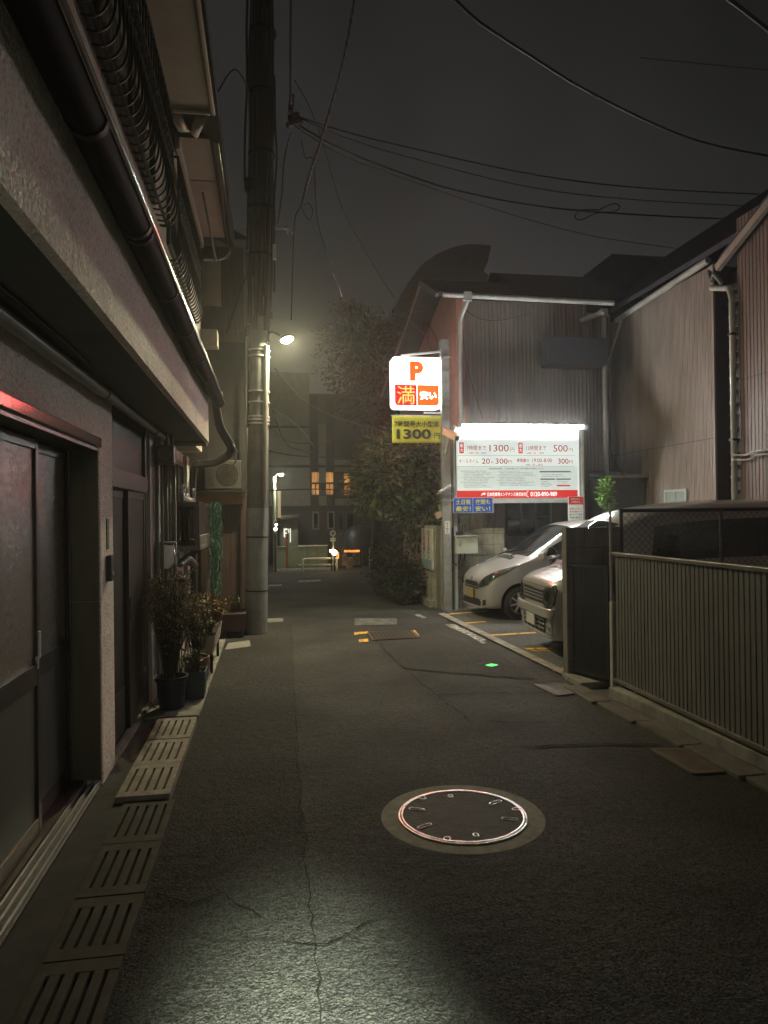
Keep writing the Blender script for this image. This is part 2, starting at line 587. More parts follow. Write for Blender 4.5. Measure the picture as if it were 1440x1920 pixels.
def text(name, s, mat, parent, o, u, v, w=None, h=None, bold=0, squash=1):
    """lettering laid on a board: o = centre, u/v = directions of reading and up, fitted to width w and/or height h"""
    c = bpy.data.curves.new(name, 'FONT')
    c.body = s
    c.resolution_u = 3
    c.align_x, c.align_y = 'CENTER', 'CENTER'
    c.offset = bold
    c.space_line = 1.05
    t = bpy.data.objects.new(name, c)
    COL.objects.link(t)
    dg = bpy.context.evaluated_depsgraph_get()
    me = bpy.data.meshes.new_from_object(t.evaluated_get(dg))
    bpy.data.objects.remove(t)
    xs = [p.co.x for p in me.vertices] or [0, 1]
    ys = [p.co.y for p in me.vertices] or [0, 1]
    cx, cy, tw, th = (min(xs) + max(xs)) / 2, (min(ys) + max(ys)) / 2, max(xs) - min(xs) or 1, max(ys) - min(ys) or 1
    sx_ = w / tw if w else h / th * squash
    sy_ = h / th if h else sx_
    o, u, v = Vector(o) - root_loc(parent), Vector(u), Vector(v)
    for p in me.vertices:
        p.co = o + u * ((p.co.x - cx) * sx_) + v * ((p.co.y - cy) * sy_)
    me.materials.clear()
    me.materials.append(mat)
    ob = bpy.data.objects.new(name, me)
    COL.objects.link(ob)
    ob.parent = parent
    return ob


UX, UZ = (1, 0, 0), (0, 0, 1)


def struct(name, mb, mat, **k):
    return tag(mb.build(name, mat, **k), kind='structure')


def siding(axis, val, face, a0, a1, z0, ztop, pitch, gr=.014, depth=.013):
    """ribbed metal cladding: vertical boards with real grooves; axis 0: plane x=val, axis 1: plane y=val; face = outward sign"""
    mb = MB()
    zt = ztop if callable(ztop) else (lambda a: ztop)
    a = a0
    pts = []
    while a < a1 - 1e-6:
        b = min(a + pitch - gr, a1)
        pts += [(a, 0), (b, 0)]
        if b + gr <= a1: pts += [(b + .001, -depth), (b + gr - .001, -depth)]
        a += pitch
    vs, fs = [], []
    for p, d in pts:
        for z in (z0, zt(p)):
            vs.append((val + face * d, p, z) if axis == 0 else (p, val + face * d, z))
    for i in range(len(pts) - 1):
        fs.append((2 * i, 2 * i + 2, 2 * i + 3, 2 * i + 1))
    return mb.add(vs, fs)


def cat_pts(a, b, sag, n=16):
    a, b = Vector(a), Vector(b)
    return [a.lerp(b, i / n) - Vector((0, 0, sag * 4 * (i / n) * (1 - i / n))) for i in range(n + 1)]


def spline(pts, n=6):
    pts = [Vector(p) for p in pts]
    out = []
    for i in range(len(pts) - 1):
        p0, p1, p2, p3 = pts[max(i - 1, 0)], pts[i], pts[i + 1], pts[min(i + 2, len(pts) - 1)]
        for k in range(n):
            t = k / n
            out.append(.5 * ((2 * p1) + (p2 - p0) * t + (2 * p0 - 5 * p1 + 4 * p2 - p3) * t * t + (3 * p1 - p0 - 3 * p2 + p3) * t ** 3))
    out.append(pts[-1])
    return out


def cable(label, pts, r=.012, mat=None, n=6, group=None, sm=True):
    mb = MB().tube(spline(pts) if sm else pts, r, n)
    o = mb.build('cable', mat or m_cable, smooth=True)
    return tag(o, label, 'cable', group)

# ================================================================== THE SETTING
struct('ground', MB().quad((-300, -300, -.03), (300, -300, -.03), (300, 300, -.03), (-300, 300, -.03)), m_ground)
struct('road', MB().quad((-1.5, -8, 0), (3.05, -8, 0), (3.05, 23.4, 0), (-1.5, 23.4, 0)).quad(
    (-14, 23.4, 0), (14, 23.4, 0), (14, 25.2, 0), (-14, 25.2, 0)), m_road)
struct('car_park_ground', MB().quad((3.05, 7.06, .004), (7.14, 7.06, .004), (7.14, 12.5, .004), (3.05, 12.5, .004)), m_lot)
struct('yard_ground', MB().quad((3.05, -8, -.012), (6.6, -8, -.012), (6.6, 7.0, -.012), (3.05, 7.0, -.012)), m_darkwall)


def strip(name, pts, mat, z=.004, **k):
    mb = MB()
    mb.add([(p[0], p[1], z) for p in pts], [tuple(range(len(pts)))])
    return struct(name, mb, mat)


def gpts(px): return [Z_(*p) for p in px]


# repaired strips of asphalt
strip('asphalt_patch', [(1.45, 7.72), (1.40, 10.2), (2.3, 10.2), (2.75, 8.2), (2.68, 6.95)], m_patch)
strip('asphalt_patch', [(.17, -4), (.17, 4.7), (.33, 11.3), (-.1, 11.3), (-.62, 9.0), (-.57, -4)], m_patch)
strip('asphalt_patch', [(1.30, 10.95), (1.95, 10.85), (2.07, 11.5), (1.39, 11.66)], wornpaint('pale_patch', (.17, .17, .155), lo=.38, hi=.62, sc=9), z=.008)




def crackline(pts, w, seed):
    rnd = random.Random(seed)
    fine = []
    for i in range(len(pts) - 1):
        a, b = Vector(pts[i]), Vector(pts[i + 1])
        n = max(2, int((b - a).length / .07))
        for k in range(n):
            p = a.lerp(b, k / n)
            fine.append(Vector((p.x + rnd.gauss(0, .008), p.y + rnd.gauss(0, .008), 0)))
    fine.append(Vector(pts[-1]))
    mb = MB()
    vs, fs = [], []
    for i, p in enumerate(fine):
        d = (fine[min(i + 1, len(fine) - 1)] - fine[max(i - 1, 0)]).normalized()
        nn = Vector((-d.y, d.x, 0))
        ww = w * rnd.uniform(.25, 1.15)
        z = .0105
        vs += [(p.x + nn.x * ww / 2, p.y + nn.y * ww / 2, z), (p.x - nn.x * ww / 2, p.y - nn.y * ww / 2, z)]
    for i in range(len(fine) - 1):
        fs.append((2 * i, 2 * i + 1, 2 * i + 3, 2 * i + 2))
    mb.add(vs, fs)
    struct('road_crack', mb, m_crack)


crackline([(.146, 1.2, 0), (.16, 3.1, 0), (.179, 4.74, 0), (.24, 7.5, 0), (.33, 11.35, 0)], .0065, 1)
crackline([(1.375, 10.5, 0), (1.43, 8.8, 0), (1.47, 7.72, 0), (1.50, 6.9, 0), (1.62, 5.6, 0)], .014, 2)
crackline([(1.45, 7.72, 0), (2.0, 7.35, 0), (2.66, 6.93, 0)], .034, 3)
crackline([(1.45, 6.53, 0), (2.1, 6.48, 0), (2.72, 6.36, 0)], .02, 4)
crackline([(1.79, 4.95, 0), (2.3, 4.9, 0), (2.78, 4.8, 0)], .03, 5)
crackline([(-.52, 3.35, 0), (-.35, 3.2, 0), (-.22, 3.28, 0), (-.05, 3.05, 0)], .010, 6)
crackline([(-.05, 2.9, 0), (.2, 2.8, 0), (.45, 2.95, 0)], .008, 7)
crackline([(1.75, 5.6, 0), (2.2, 5.45, 0)], .025, 8)

# worn paint, kerb strip and bay lines
strip('kerb_strip', gpts([(821, 1153), (833, 1151), (1056, 1258), (1054, 1268)]), m_conc, z=.022)
strip('road_marking', gpts([(834, 1172), (852, 1171), (912, 1200), (905, 1204)]), m_paintw, z=.006)
strip('road_marking', gpts([(880, 1193), (890, 1192), (912, 1206), (905, 1208)]), m_paintw, z=.008)
strip('road_marking', gpts([(776, 1153), (788, 1152), (800, 1159), (792, 1160)]), m_paintw, z=.006)
strip('road_marking', gpts([(664, 1187), (690, 1185), (692, 1189), (664, 1192)]), m_painty, z=.0125)
strip('road_marking', gpts([(672, 1201), (690, 1199), (691, 1205), (674, 1206)]), m_painty, z=.0125)
strip('road_marking', gpts([(765, 1184), (778, 1183), (786, 1192), (779, 1198), (776, 1190)]), m_painty, z=.0125)
strip('road_marking', gpts([(560, 1089), (600, 1087), (602, 1090), (560, 1092)]), m_paintw, z=.006)
strip('road_marking', gpts([(503, 1097), (528, 1096), (529, 1099), (503, 1100)]), m_paintw, z=.006)
yl = [((2.87, 11.72), (3.75, 11.98)), ((2.95, 10.72), (3.36, 10.8)), ((3.03, 9.58), (4.6, 9.72)), ((3.16, 8.52), (3.5, 8.46)), ((3.02, 7.22), (3.2, 7.35))]
for (x0, y0), (x1, y1) in yl:
    mb = MB()
    d = Vector((x1 - x0, y1 - y0, 0)).normalized()
    nn = Vector((-d.y, d.x, 0)) * .05
    mb.add([(x0 - nn.x, y0 - nn.y, .009), (x1 - nn.x, y1 - nn.y, .009), (x1 + nn.x, y1 + nn.y, .009), (x0 + nn.x, y0 + nn.y, .009)], [(0, 1, 2, 3)])
    struct('bay_line', mb, m_painty)
# bay number painted on the ground
mb = MB()
for a, b in (((3.2, 8.42), (3.26, 8.36)), ((3.26, 8.36), (3.34, 8.40)), ((3.34, 8.40), (3.40, 8.32)), ((3.40, 8.32), (3.50, 8.34))):
    mb.beam((a[0], a[1], .006), (b[0], b[1], .006), .035, .006)
struct('bay_line', mb, m_painty)

# right side: kerb of the yard, gutter stones and step
mb = MB()
k0, k1 = Z_(1150, 1306), Z_(1440, 1434)
mb.beam((k0.x + .03, k0.y + .05, .03), (k1.x + .12, 2.0, .03), .11, .10)
struct('kerb', mb, m_conc, bevel=.008)
mb = MB()
for i in range(9):
    y0 = 6.55 - i * .62
    x = 2.98 + .035 * i
    mb.box(x - .16 + random.uniform(-.01, .01), x + .03, y0 - .605, y0, -.02, .022 + random.uniform(0, .012))
struct('gutter_stones', mb, M('gutter_stone', (.12, .108, .092), .9, var=.3, bump=.5, bscale=80, dirt=.4), bevel=.006)
mb = B(2.98, 3.3, 6.52, 6.98, -.02, .05)
struct('step', mb, m_conc, bevel=.008)

# left side: pavement strip under the pots and the house footing
struct('pavement', B(-1.05, -.60, 6.2, 10.0, -.02, .03), m_conc, bevel=.008)
struct('house_footing', B(-1.32, -.86, -2, 6.18, -.02, .018), M('grimy_cement', (.050, .046, .040), .9, var=.3, bump=.5, bscale=70, dirt=.4))

# ------------------------------------------------------------------ drain covers along the house
ys = [1.75, 2.30, 2.86, 3.32, 3.84, 4.40, 4.95, 5.50, 6.06]
lbl = ['broad slotted drain cover half under the frame at the bottom left',
       'grimy slotted drain cover second nearest to the camera beside the house door',
       'dark grooved drain cover with a cracked near edge beside the sliding door',
       'dark slotted drain cover in front of the far half of the sliding door',
       'brown slotted drain cover just before the three pale raised ones',
       'pale drain cover nearest of the three lit raised ones by the brown door',
       'middle one of the three pale lit drain covers by the brown door',
       'farthest pale drain cover lying just before the planter strip']
for i in range(8):
    y0, y1 = ys[i] + .006, ys[i + 1] - .006
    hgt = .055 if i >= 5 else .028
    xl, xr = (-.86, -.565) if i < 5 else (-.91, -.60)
    t = thing('drain_cover', lbl[i], 'drain cover', ((xl + xr) / 2, (y0 + y1) / 2, 0), 'drain covers along the left house')
    mb = MB()
    e = .075
    nslot = 5
    wbar = (xr - xl - nslot * .016) / (nslot + 1)
    mb.box(xl, xr, y0, y0 + e, -.02, hgt)
    mb.box(xl, xr, y1 - e, y1, -.02, hgt)
    for k in range(nslot + 1):
        x = xl + k * (wbar + .016)
        mb.box(x, x + wbar, y0 + e, y1 - e, -.02, hgt - .001 * (k % 2))
    tilt = random.uniform(-.012, .012) if i >= 5 else random.uniform(-.004, .004)
    for q in mb.v: q.z += (q.y - y0) * tilt + (q.x - xl) * random.uniform(-.002, .002)
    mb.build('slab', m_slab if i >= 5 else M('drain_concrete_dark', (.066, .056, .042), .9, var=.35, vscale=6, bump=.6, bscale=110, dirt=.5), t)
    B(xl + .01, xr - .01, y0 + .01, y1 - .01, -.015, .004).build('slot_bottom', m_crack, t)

# ------------------------------------------------------------------ manhole cover
mc = Z_(867, 1530)
t = thing('manhole_cover', 'round iron manhole cover with shiny rim in a mortar ring', 'manhole cover', (mc.x, mc.y, 0))
MB().lathe([(.0, .006), (.455, .006), (.463, .002), (.463, -.01), (0, -.01)], mc + Vector((0, 0, -.004)), n=72, close=False).build('mortar_ring', m_ring, t)
MB().lathe([(0, .004), (.335, .004), (.335, -.002), (0, -.002)], mc + Vector((0, 0, .004)), n=72, close=False).build('cover_plate', m_iron, t)
mb = MB()
mb.lathe([(.336, .002), (.336, .0125), (.345, .0135), (.349, .010), (.349, .002)], mc, n=96, close=False)
mb.lathe([(.353, .002), (.353, .010), (.360, .010), (.360, .002)], mc, n=96, close=False)
mb.build('rim', m_ironrim, t, smooth='auto')


def slotring(ang, r, L, w):
    c = mc + Vector((math.cos(ang) * r, math.sin(ang) * r, .0095))
    d = Vector((math.cos(ang), math.sin(ang), 0))
    n = Vector((-d.y, d.x, 0))
    pts = []
    for k in range(24):
        a = 2 * math.pi * k / 24
        pts.append(c + d * (math.cos(a) * w + (L if math.cos(a) > 0 else -L)) + n * math.sin(a) * w)
    pts.append(pts[0])
    return MB().tube(pts, .0042, 6, cap=False)


for ang, L in ((90, .005), (28, .032), (-24, .032), (-90, .005), (154, .032), (204, .032)):
    slotring(R_(ang), .265, L, .013).build('lifting_slot', m_ironrim, t, smooth=True)
for ang in (2, 122, 240):
    slotring(R_(ang), .322, .008, .016).build('hinge_eye', m_ironrim, t, smooth=True)


def plate(label, quad_, mat, cat='drain cover', rimmat=None, z=.012, name='access_cover', ribs=0):
    p = [Vector((q.x, q.y, 0)) for q in quad_]
    c = sum(p, Vector()) / 4
    t = thing(name, label, cat, c)
    mb = MB()
    q = [c + (v - c) * .93 for v in p]
    mb.add([(v.x, v.y, z) for v in q] + [(v.x, v.y, -.01) for v in q], [(0, 1, 2, 3), (0, 4, 5, 1), (1, 5, 6, 2), (2, 6, 7, 3), (3, 7, 4, 0)])
    mb.build('plate', mat, t)
    mb = MB()
    for i in range(4):
        a, b = p[i], p[(i + 1) % 4]
        mb.beam((a.x, a.y, z - .004), (b.x, b.y, z - .004), .028, .012 + .002 * (i % 2))
    mb.build('frame', rimmat or m_conc, t)
    if ribs:
        mb = MB()
        for i in range(ribs):
            f = (i + .5) / ribs
            a, b = q[0].lerp(q[1], f), q[3].lerp(q[2], f)
            mb.beam((a.x, a.y, z + .003), (b.x, b.y, z + .003), .018, .006)
        mb.build('ribs', mat, t)


plate('ribbed iron cover in the middle of the lane between orange paint marks', gpts([(690, 1187), (772, 1184), (787, 1197), (700, 1202)]), m_iron, rimmat=m_rust, z=.016, ribs=11)
plate('rusty rectangular cover by the louvred fence nearest the camera', gpts([(1222, 1408), (1330, 1407), (1392, 1446), (1300, 1452)]), m_rust, rimmat=M('cover_frame', (.13, .115, .075), .8, dirt=.4))
plate('grey rectangular cover in front of the block pillar', gpts([(1004, 1286), (1058, 1284), (1088, 1300), (1044, 1306)]), m_rust, rimmat=M('cover_frame_grey', (.16, .15, .13), .8, dirt=.4))
plate('small pale square cover on the road just left of centre by the pole', gpts([(430, 1207), (466, 1202), (468, 1213), (424, 1219)]), m_conc, z=.008)
plate('pale square valve cover on the road right of the pole foot', gpts([(502, 1161), (528, 1160), (530, 1166), (503, 1168)]), m_conc, z=.008)

gp = Z_(922, 1249)
mb = MB().beam((gp.x - .045, gp.y - .03, .012), (gp.x + .045, gp.y + .03, .012), .09, .008)
tag(mb.build('reflector_tape', m_greenchip), 'small bright green chip lying on the road', 'reflector')

# ================================================================== LEFT HOUSE
H = thing('town_house', 'dark two storey house with rough stucco band and sliding doors on the left', 'house', (-1.05, 4, 0))
# stucco pieces: lintel band, pillar between the doors, outer fascia of the canopy
mb = B(-1.35, -1.05, -2, 4.72, 2.215, 2.515)
mb.box(-1.35, -1.05, 4.725, 5.10, .02, 2.515)
mb.build('stucco_wall', m_stucco, H, bevel=.006)
mb = MB()
for a, b in ((-2, 4.86), (4.872, 6.48), (6.492, 7.80)):
    mb.prism([(-.66, 2.50), (-.618, 2.50), (-.622, 2.96), (-.66, 2.96)], 1, a, b)
mb.build('canopy_fascia', m_stucco, H)
MB().box(-1.34, -.622, -2, 7.80, 2.517, 2.56).box(-1.34, -.66, 7.805, 8.15, 2.50, 2.55).build('soffit', m_soffit, H)
MB().prism([(-.61, 2.962), (-.60, 2.985), (-.86, 3.10), (-.86, 3.06)], 1, -2, 7.85).build('canopy_roof', m_bronze, H)
MB().box(-6, -.86, -2, 9.7, 2.57, 5.45).box(-6, -1.36, -2, 9.9, 0, 2.57).box(-1.36, -1.05, 6.66, 9.9, .02, 2.50).build('wall', m_wallpale, H)
# flashing over the first door
MB().prism([(-1.16, 2.145), (-1.050, 2.145), (-1.030, 2.150), (-1.030, 2.207), (-1.046, 2.212), (-1.16, 2.212)], 1, -2, 4.70).build('door_flashing', m_lintel, H, bevel=.004)
# jamb boards by the first door
MB().box(-1.225, -1.056, 4.700, 4.722, .06, 1.18).box(-1.225, -1.056, 4.702, 4.722, 1.184, 2.14).build('jamb_panel', m_jamb, H)
MB().box(-1.34, -1.052, -2, 4.70, 2.125, 2.144).box(-1.34, -1.30, -2, 4.70, .02, 2.12).build('door_header', m_bronze, H)


def slidedoor(x, y0, y1, z0, z1, mid, parent, frame, glassm, panelm, ribs=0, st=.048):
    d = MB()
    d.box(x - .018, x + .018, y0, y0 + st, z0, z1).box(x - .018, x + .018, y1 - st, y1, z0, z1)
    d.box(x - .017, x + .017, y0 + st, y1 - st, z1 - .055, z1)
    d.box(x - .017, x + .017, y0 + st, y1 - st, mid - .055, mid + .055)
    d.box(x - .017, x + .017, y0 + st, y1 - st, z0, z0 + .085)
    o = d.build('sliding_door', frame, parent, bevel=.003)
    B(x - .006, x + .004, y0 + st, y1 - st, mid + .055, z1 - .055).build('glass', glassm, o)
    if ribs:
        siding(0, x + .004, 1, y0 + st, y1 - st, z0 + .085, mid - .055, .022, .005, .004).build('lower_panel', panelm, o)
    else:
        B(x - .006, x + .004, y0 + st, y1 - st, z0 + .085, mid - .055).build('lower_panel', panelm, o)
    return o


slidedoor(-1.25, 3.93, 4.70, .075, 2.12, .90, H, m_bronze, m_pglass, m_doorpanel)
dn = slidedoor(-1.205, 2.92, 3.97, .075, 2.12, .90, H, m_bronze, m_pglass, m_doorpanel)
MB().box(-1.188, -1.178, 3.925, 3.955, .98, 1.12).build('handle', m_galv, dn, bevel=.003)
slidedoor(-1.25, 1.75, 2.96, .075, 2.12, .90, H, m_bronze, m_pglass, m_doorpanel)
slidedoor(-1.205, .6, 1.79, .075, 2.12, .90, H, m_bronze, m_pglass, m_doorpanel)
mb = MB()
for x in (-1.068, -1.108, -1.148):
    mb.box(x - .006, x + .006, -2, 4.70, .03, .058)
mb.build('sill_rail', m_galv, H)
MB().box(-1.192, -1.18, 3.90, 3.925, .93, 1.0).build('door_lock', m_chrome, dn, bevel=.003)
MB().box(-1.30, -1.055, -2, 4.70, .019, .031).box(-1.30, -1.16, -2, 4.70, .031, .07).build('door_sill', M('sill_wood', (.06, .033, .025), .5, var=.25), H)

# brown ribbed double door
mb = MB()
mb.box(-1.16, -1.075, 5.10, 5.16, .03, 2.50).box(-1.16, -1.075, 6.58, 6.655, .03, 2.50)
mb.box(-1.16, -1.07, 5.16, 6.58, 1.93, 2.03).box(-1.16, -1.085, 5.16, 6.58, 2.46, 2.50)
mb.build('door_frame', m_bronze, H, bevel=.005)
MB().prism([(5.13, 1.92), (6.52, 1.92), (6.59, 1.96), (6.61, 2.03), (6.58, 2.06), (5.13, 2.06)], 0, -1.082, -1.055).build('rail_cover', M('brown_rail', (.085, .062, .058), .4, var=.1), H, bevel=.008)
siding(0, -1.105, 1, 5.16, 6.58, 2.06, 2.46, .03, .006, .006).build('transom_panel', m_browndoor, H)
for (y0, y1, x) in ((5.16, 5.86, -1.125), (5.82, 6.58, -1.095)):
    d = MB()
    d.box(x - .015, x + .012, y0, y0 + .05, .06, 1.93).box(x - .015, x + .012, y1 - .05, y1, .06, 1.93)
    d.box(x - .015, x + .011, y0 + .05, y1 - .05, 1.86, 1.93).box(x - .015, x + .011, y0 + .05, y1 - .05, .06, .40)
    o = d.build('ribbed_door', m_browndoor, H, bevel=.003)
    siding(0, x + .004, 1, y0 + .05, y1 - .05, .40, 1.86, .024, .005, .004).build('ribbed_panel', m_browndoor, o)
    if x > -1.1: B(x + .012, x + .02, y0 + .015, y0 + .035, .9, 1.08).build('handle', m_black, o)
MB().box(-1.14, -1.05, 5.10, 6.66, .018, .05).box(-1.10, -1.06, 5.12, 6.6, .05, .062).build('door_sill', m_conc, H)

# second stretch of wall: window, pilasters
B(-1.052, -1.0, 9.2, 9.45, .03, 2.48).build('pilaster', m_wall2, H, bevel=.006)
B(-1.052, -1.02, 6.95, 7.10, .03, 2.48).build('pilaster', m_wall2, H, bevel=.006)
w = MB()
w.box(-1.052, -1.015, 7.35, 9.0, 2.32, 2.37).box(-1.052, -1.015, 7.35, 9.0, 1.30, 1.35)
for y in (7.35, 7.9, 8.45, 8.96): w.box(-1.052, -1.018, y, y + .045, 1.35, 2.32)
w = w.build('window', m_bronze, H)
B(-1.05, -1.035, 7.37, 8.98, 1.34, 2.33).build('pane', m_winglass, w)

# pipes on the soffit and gutter of the canopy
MB().tube([(-.97, -2, 2.462), (-.97, 4.6, 2.462)], .034, 12).tube([(-.97, 4.62, 2.462), (-.97, 7.15, 2.462), (-.975, 7.25, 2.44), (-.98, 7.27, 2.30)], .032, 12).tube([(-.97, 4.5, 2.462), (-.97, 4.72, 2.462)], .042, 12).tube([(-.97, 6.4, 2.462), (-.97, 6.5, 2.462)], .04, 12).build('soffit_pipe', m_pipe, H, smooth='auto')
MB().tube([(-1.02, -2, 2.487), (-1.02, 6.9, 2.487)], .014, 8).tube([(-.90, -2, 2.50), (-.90, 3.6, 2.50), (-.93, 4.0, 2.50)], .009, 8).build('soffit_cable', m_black, H, smooth=True)
g = MB()
def gutter_piece(y0, y1, grow=0.0):
    prof = [(-.60, 2.935), (-.588, 2.885), (-.565, 2.855), (-.535, 2.843), (-.505, 2.847), (-.482, 2.866), (-.469, 2.897), (-.474, 2.905), (-.60, 2.965)]
    cx_, cz_ = -.535, 2.905
    prof = [(cx_ + (a - cx_) * (1 + grow * 14), cz_ + (b - cz_) * (1 + grow * 14)) for a, b in prof]
    m_ = MB().prism(prof, 1, y0, y1)
    for q in m_.v: q.z += .012 + .009 * (q.y - 2)
    return m_


gut = gutter_piece(-2, 8.05).build('gutter', M('matt_dark_pvc', (.007, .0065, .0065), .7, spec=.08), H, smooth='auto')
MB().tube([(-.463, -2, 2.900 + .012 - .036), (-.463, 8.05, 2.900 + .012 + .0545)], .012, 14).build('gutter_lip', M('glossy_dark_pvc', (.45, .43, .42), .22, metal=1), gut, smooth=True)
for y in (2.25, 3.05, 3.12, 3.95, 4.75, 5.6, 6.4, 7.2, 7.95):
    gutter_piece(y, y + .03, .006).build('gutter_joint', m_blackiron, gut, smooth='auto')
dp = [Y_(402, 742, 8.05), Y_(410, 792, 8.15), Y_(420, 815, 8.2), Y_(433, 838, 8.25), Y_(428, 852, 8.4), Y_(405, 866, 9.0), Y_(378, 872, 9.7), (-1.0, 9.85, 2.2), (-1.0, 9.85, .1)]
MB().tube(spline(dp, 5), .05, 12).build('downpipe', M('dull_dark_pvc', (.018, .016, .016), .5, spec=.3), H, smooth=True)
MB().tube([Y_(436, 832, 8.2), Y_(444, 845, 8.2), Y_(441, 868, 8.2), Y_(436, 872, 8.2)], .012, 6).build('pipe_bracket', m_galv, gut, smooth=True)
MB().tube([Y_(414, 735, 8.0), Y_(417, 752, 8.0)], .02, 6).build('pipe_bracket', m_galv, gut, smooth=True)

# upper storey: windows and their iron grilles
def upper_window(y0, y1):
    w = MB()
    w.box(-.862, -.83, y0, y0 + .05, 4.12, 5.02).box(-.862, -.83, y1 - .05, y1, 4.12, 5.02)
    w.box(-.862, -.832, y0 + .05, y1 - .05, 4.12, 4.17).box(-.862, -.832, y0 + .05, y1 - .05, 4.97, 5.02)
    n = int((y1 - y0) / .8)
    for i in range(1, n): w.box(-.862, -.835, y0 + i * (y1 - y0) / n, y0 + i * (y1 - y0) / n + .05, 4.17, 4.97)
    o = w.build('window', m_bronze, H)
    B(-.86, -.85, y0 + .02, y1 - .02, 4.15, 5.0).build('pane', m_winglass, o)


upper_window(2.0, 5.7)
upper_window(6.5, 8.2)


def grille(label, y0, y1, zb):
    t = thing('window_grille', label, 'grille', (-.85, (y0 + y1) / 2, zb), 'iron grilles of the upper windows')
    mb = MB()
    n = int((y1 - y0) / .105)
    for i in range(n + 1):
        y = y0 + i * (y1 - y0) / n
        belly = [(-.85, zb), (-.80, zb - .005), (-.745, zb + .03), (-.715, zb + .11), (-.715, zb + .22), (-.735, zb + .36), (-.74, zb + .9)]
        mb.tube(spline([(a, y, b) for a, b in belly], 3), .0075, 6)
    mb.build('bars', m_blackiron, t, smooth=True)
    mb = MB()
    for x, z in ((-.79, zb), (-.732, zb + .40), (-.74, zb + .9), (-.738, zb + .62)):
        mb.beam((x, y0 - .01, z), (x, y1 + .01, z), .022, .012)
    for y in (y0, y1):
        mb.beam((-.85, y, zb + .9), (-.74, y, zb + .9), .02, .012)
        mb.beam((-.85, y, zb), (-.76, y, zb), .02, .012)
    mb.build('rails', m_blackiron, t)
    mb = MB()
    for i in range(0, n, 1):
        y = y0 + (i + .5) * (y1 - y0) / n
        pts = []
        for k in range(17):
            a = k / 16 * 3.4 * math.pi
            r = .042 * (1 - k / 22)
            pts.append((-.733, y + r * math.cos(a), zb + .51 + r * math.sin(a) * 1.7))
        mb.tube(pts, .005, 5)
    mb.build('scrolls', m_blackiron, t, smooth=True)


grille('long black scrolled iron grille under the cream eave at the top left', 1.6, 6.0, 4.09)
grille('shorter scrolled iron grille farther along the upper floor, beside the plain board', 6.35, 8.35, 3.93)

# eaves of the upper storey
e1 = MB().box(-.83, -.42, .8, 6.27, 5.19, 5.27).box(-.86, -.83, .8, 6.27, 5.16, 5.30).box(-.45, -.41, .8, 6.27, 5.165, 5.19).box(-.83, -.45, 6.23, 6.27, 5.165, 5.19).build('eave', m_awn, H, bevel=.012)
MB().tube([(-.77, 6.29, 5.22), (-.72, 6.55, 5.2), (-.62, 6.62, 5.2), (-.55, 6.4, 5.21)], .05, 10).build('eave_elbow', m_awn, e1, smooth=True)
MB().box(-.84, -.485, 7.03, 9.5, 5.36, 5.42).box(-.84, -.80, 7.03, 9.6, 5.25, 5.36).box(-.80, -.5, 7.9, 7.92, 5.352, 5.36).build('eave', m_awn, H, bevel=.006)
MB().tube([(-.445, 7.0, 5.36), (-.445, 9.55, 5.36)], .05, 14).tube(spline([(-.445, 9.52, 5.36), (-.45, 9.6, 5.25), (-.55, 9.62, 5.12), (-.80, 9.62, 5.1)]), .035, 10).tube([(-.84, 7.01, 5.42), (-.445, 7.01, 5.40)], .025, 8).build('gutter', m_browngut, H, smooth='auto')
MB().prism([(-.40, 5.3), (-3.0, 6.6), (-3.0, 6.7), (-.40, 5.44)], 1, -2, 9.7).build('roof', m_roof, H)
b0, b1 = Y_(374, 330, 8.2), Y_(405, 490, 8.2)
MB().tube([b0, b1], .012, 8).build('laundry_pole', m_awn, H, smooth=True)
tag(MB().box(-.83, -.605, 9.60, 9.625, 4.50, 5.10).box(-.60, -.585, 9.595, 9.63, 4.49, 5.10).build('partition_board', m_awn), 'plain beige board sticking out of the upper wall of the left house', 'board')
tag(MB().box(-.86, -.64, 9.64, 9.9, 3.98, 4.2).build('cable_box', m_awn, bevel=.01), 'small beige box on the upper wall below the plain board', 'box')

# bell, meter, mailbox
t = thing('intercom', 'small black doorbell unit on the stucco pillar with paper tag above', 'intercom', (-1.05, 4.95, 1.4))
B(-1.05, -1.018, 4.88, 4.97, 1.29, 1.46).build('case', m_black, t, bevel=.006)
MB().lathe([(0, 0), (.014, 0), (.014, .006), (0, .006)], (-1.018, 4.925, 1.34), axis=0, n=16, close=False).build('button', m_galv, t)
B(-1.05, -1.044, 4.89, 4.95, 1.50, 1.70).build('name_tag', m_leafgrass, t)

t = thing('gas_meter', 'grey gas meter with pipes under the canopy past the brown door', 'gas meter', (-.98, 6.9, 2.1))
B(-1.03, -.86, 6.86, 7.06, 2.20, 2.385).build('casing', m_meter, t, bevel=.02)
MB().lathe([(0, 0), (.06, 0), (.06, .02), (0, .02)], (-.95, 6.84, 2.30), axis=1, n=20, close=False).build('dial', m_pipe, t)
mb = MB()
for x, y in ((-1.0, 6.9), (-.94, 6.95), (-.90, 7.02)): mb.tube([(x, y, 2.38), (x, y, 2.50)], .017, 8)
for x, y, r in ((-1.02, 6.86, .02), (-.985, 6.92, .014), (-.955, 6.96, .022), (-.92, 6.98, .012), (-.885, 7.02, .018)): mb.tube([(x, y, .03), (x, y, 2.21)], r, 8)
mb.build('pipes', m_pipe, t, smooth=True)

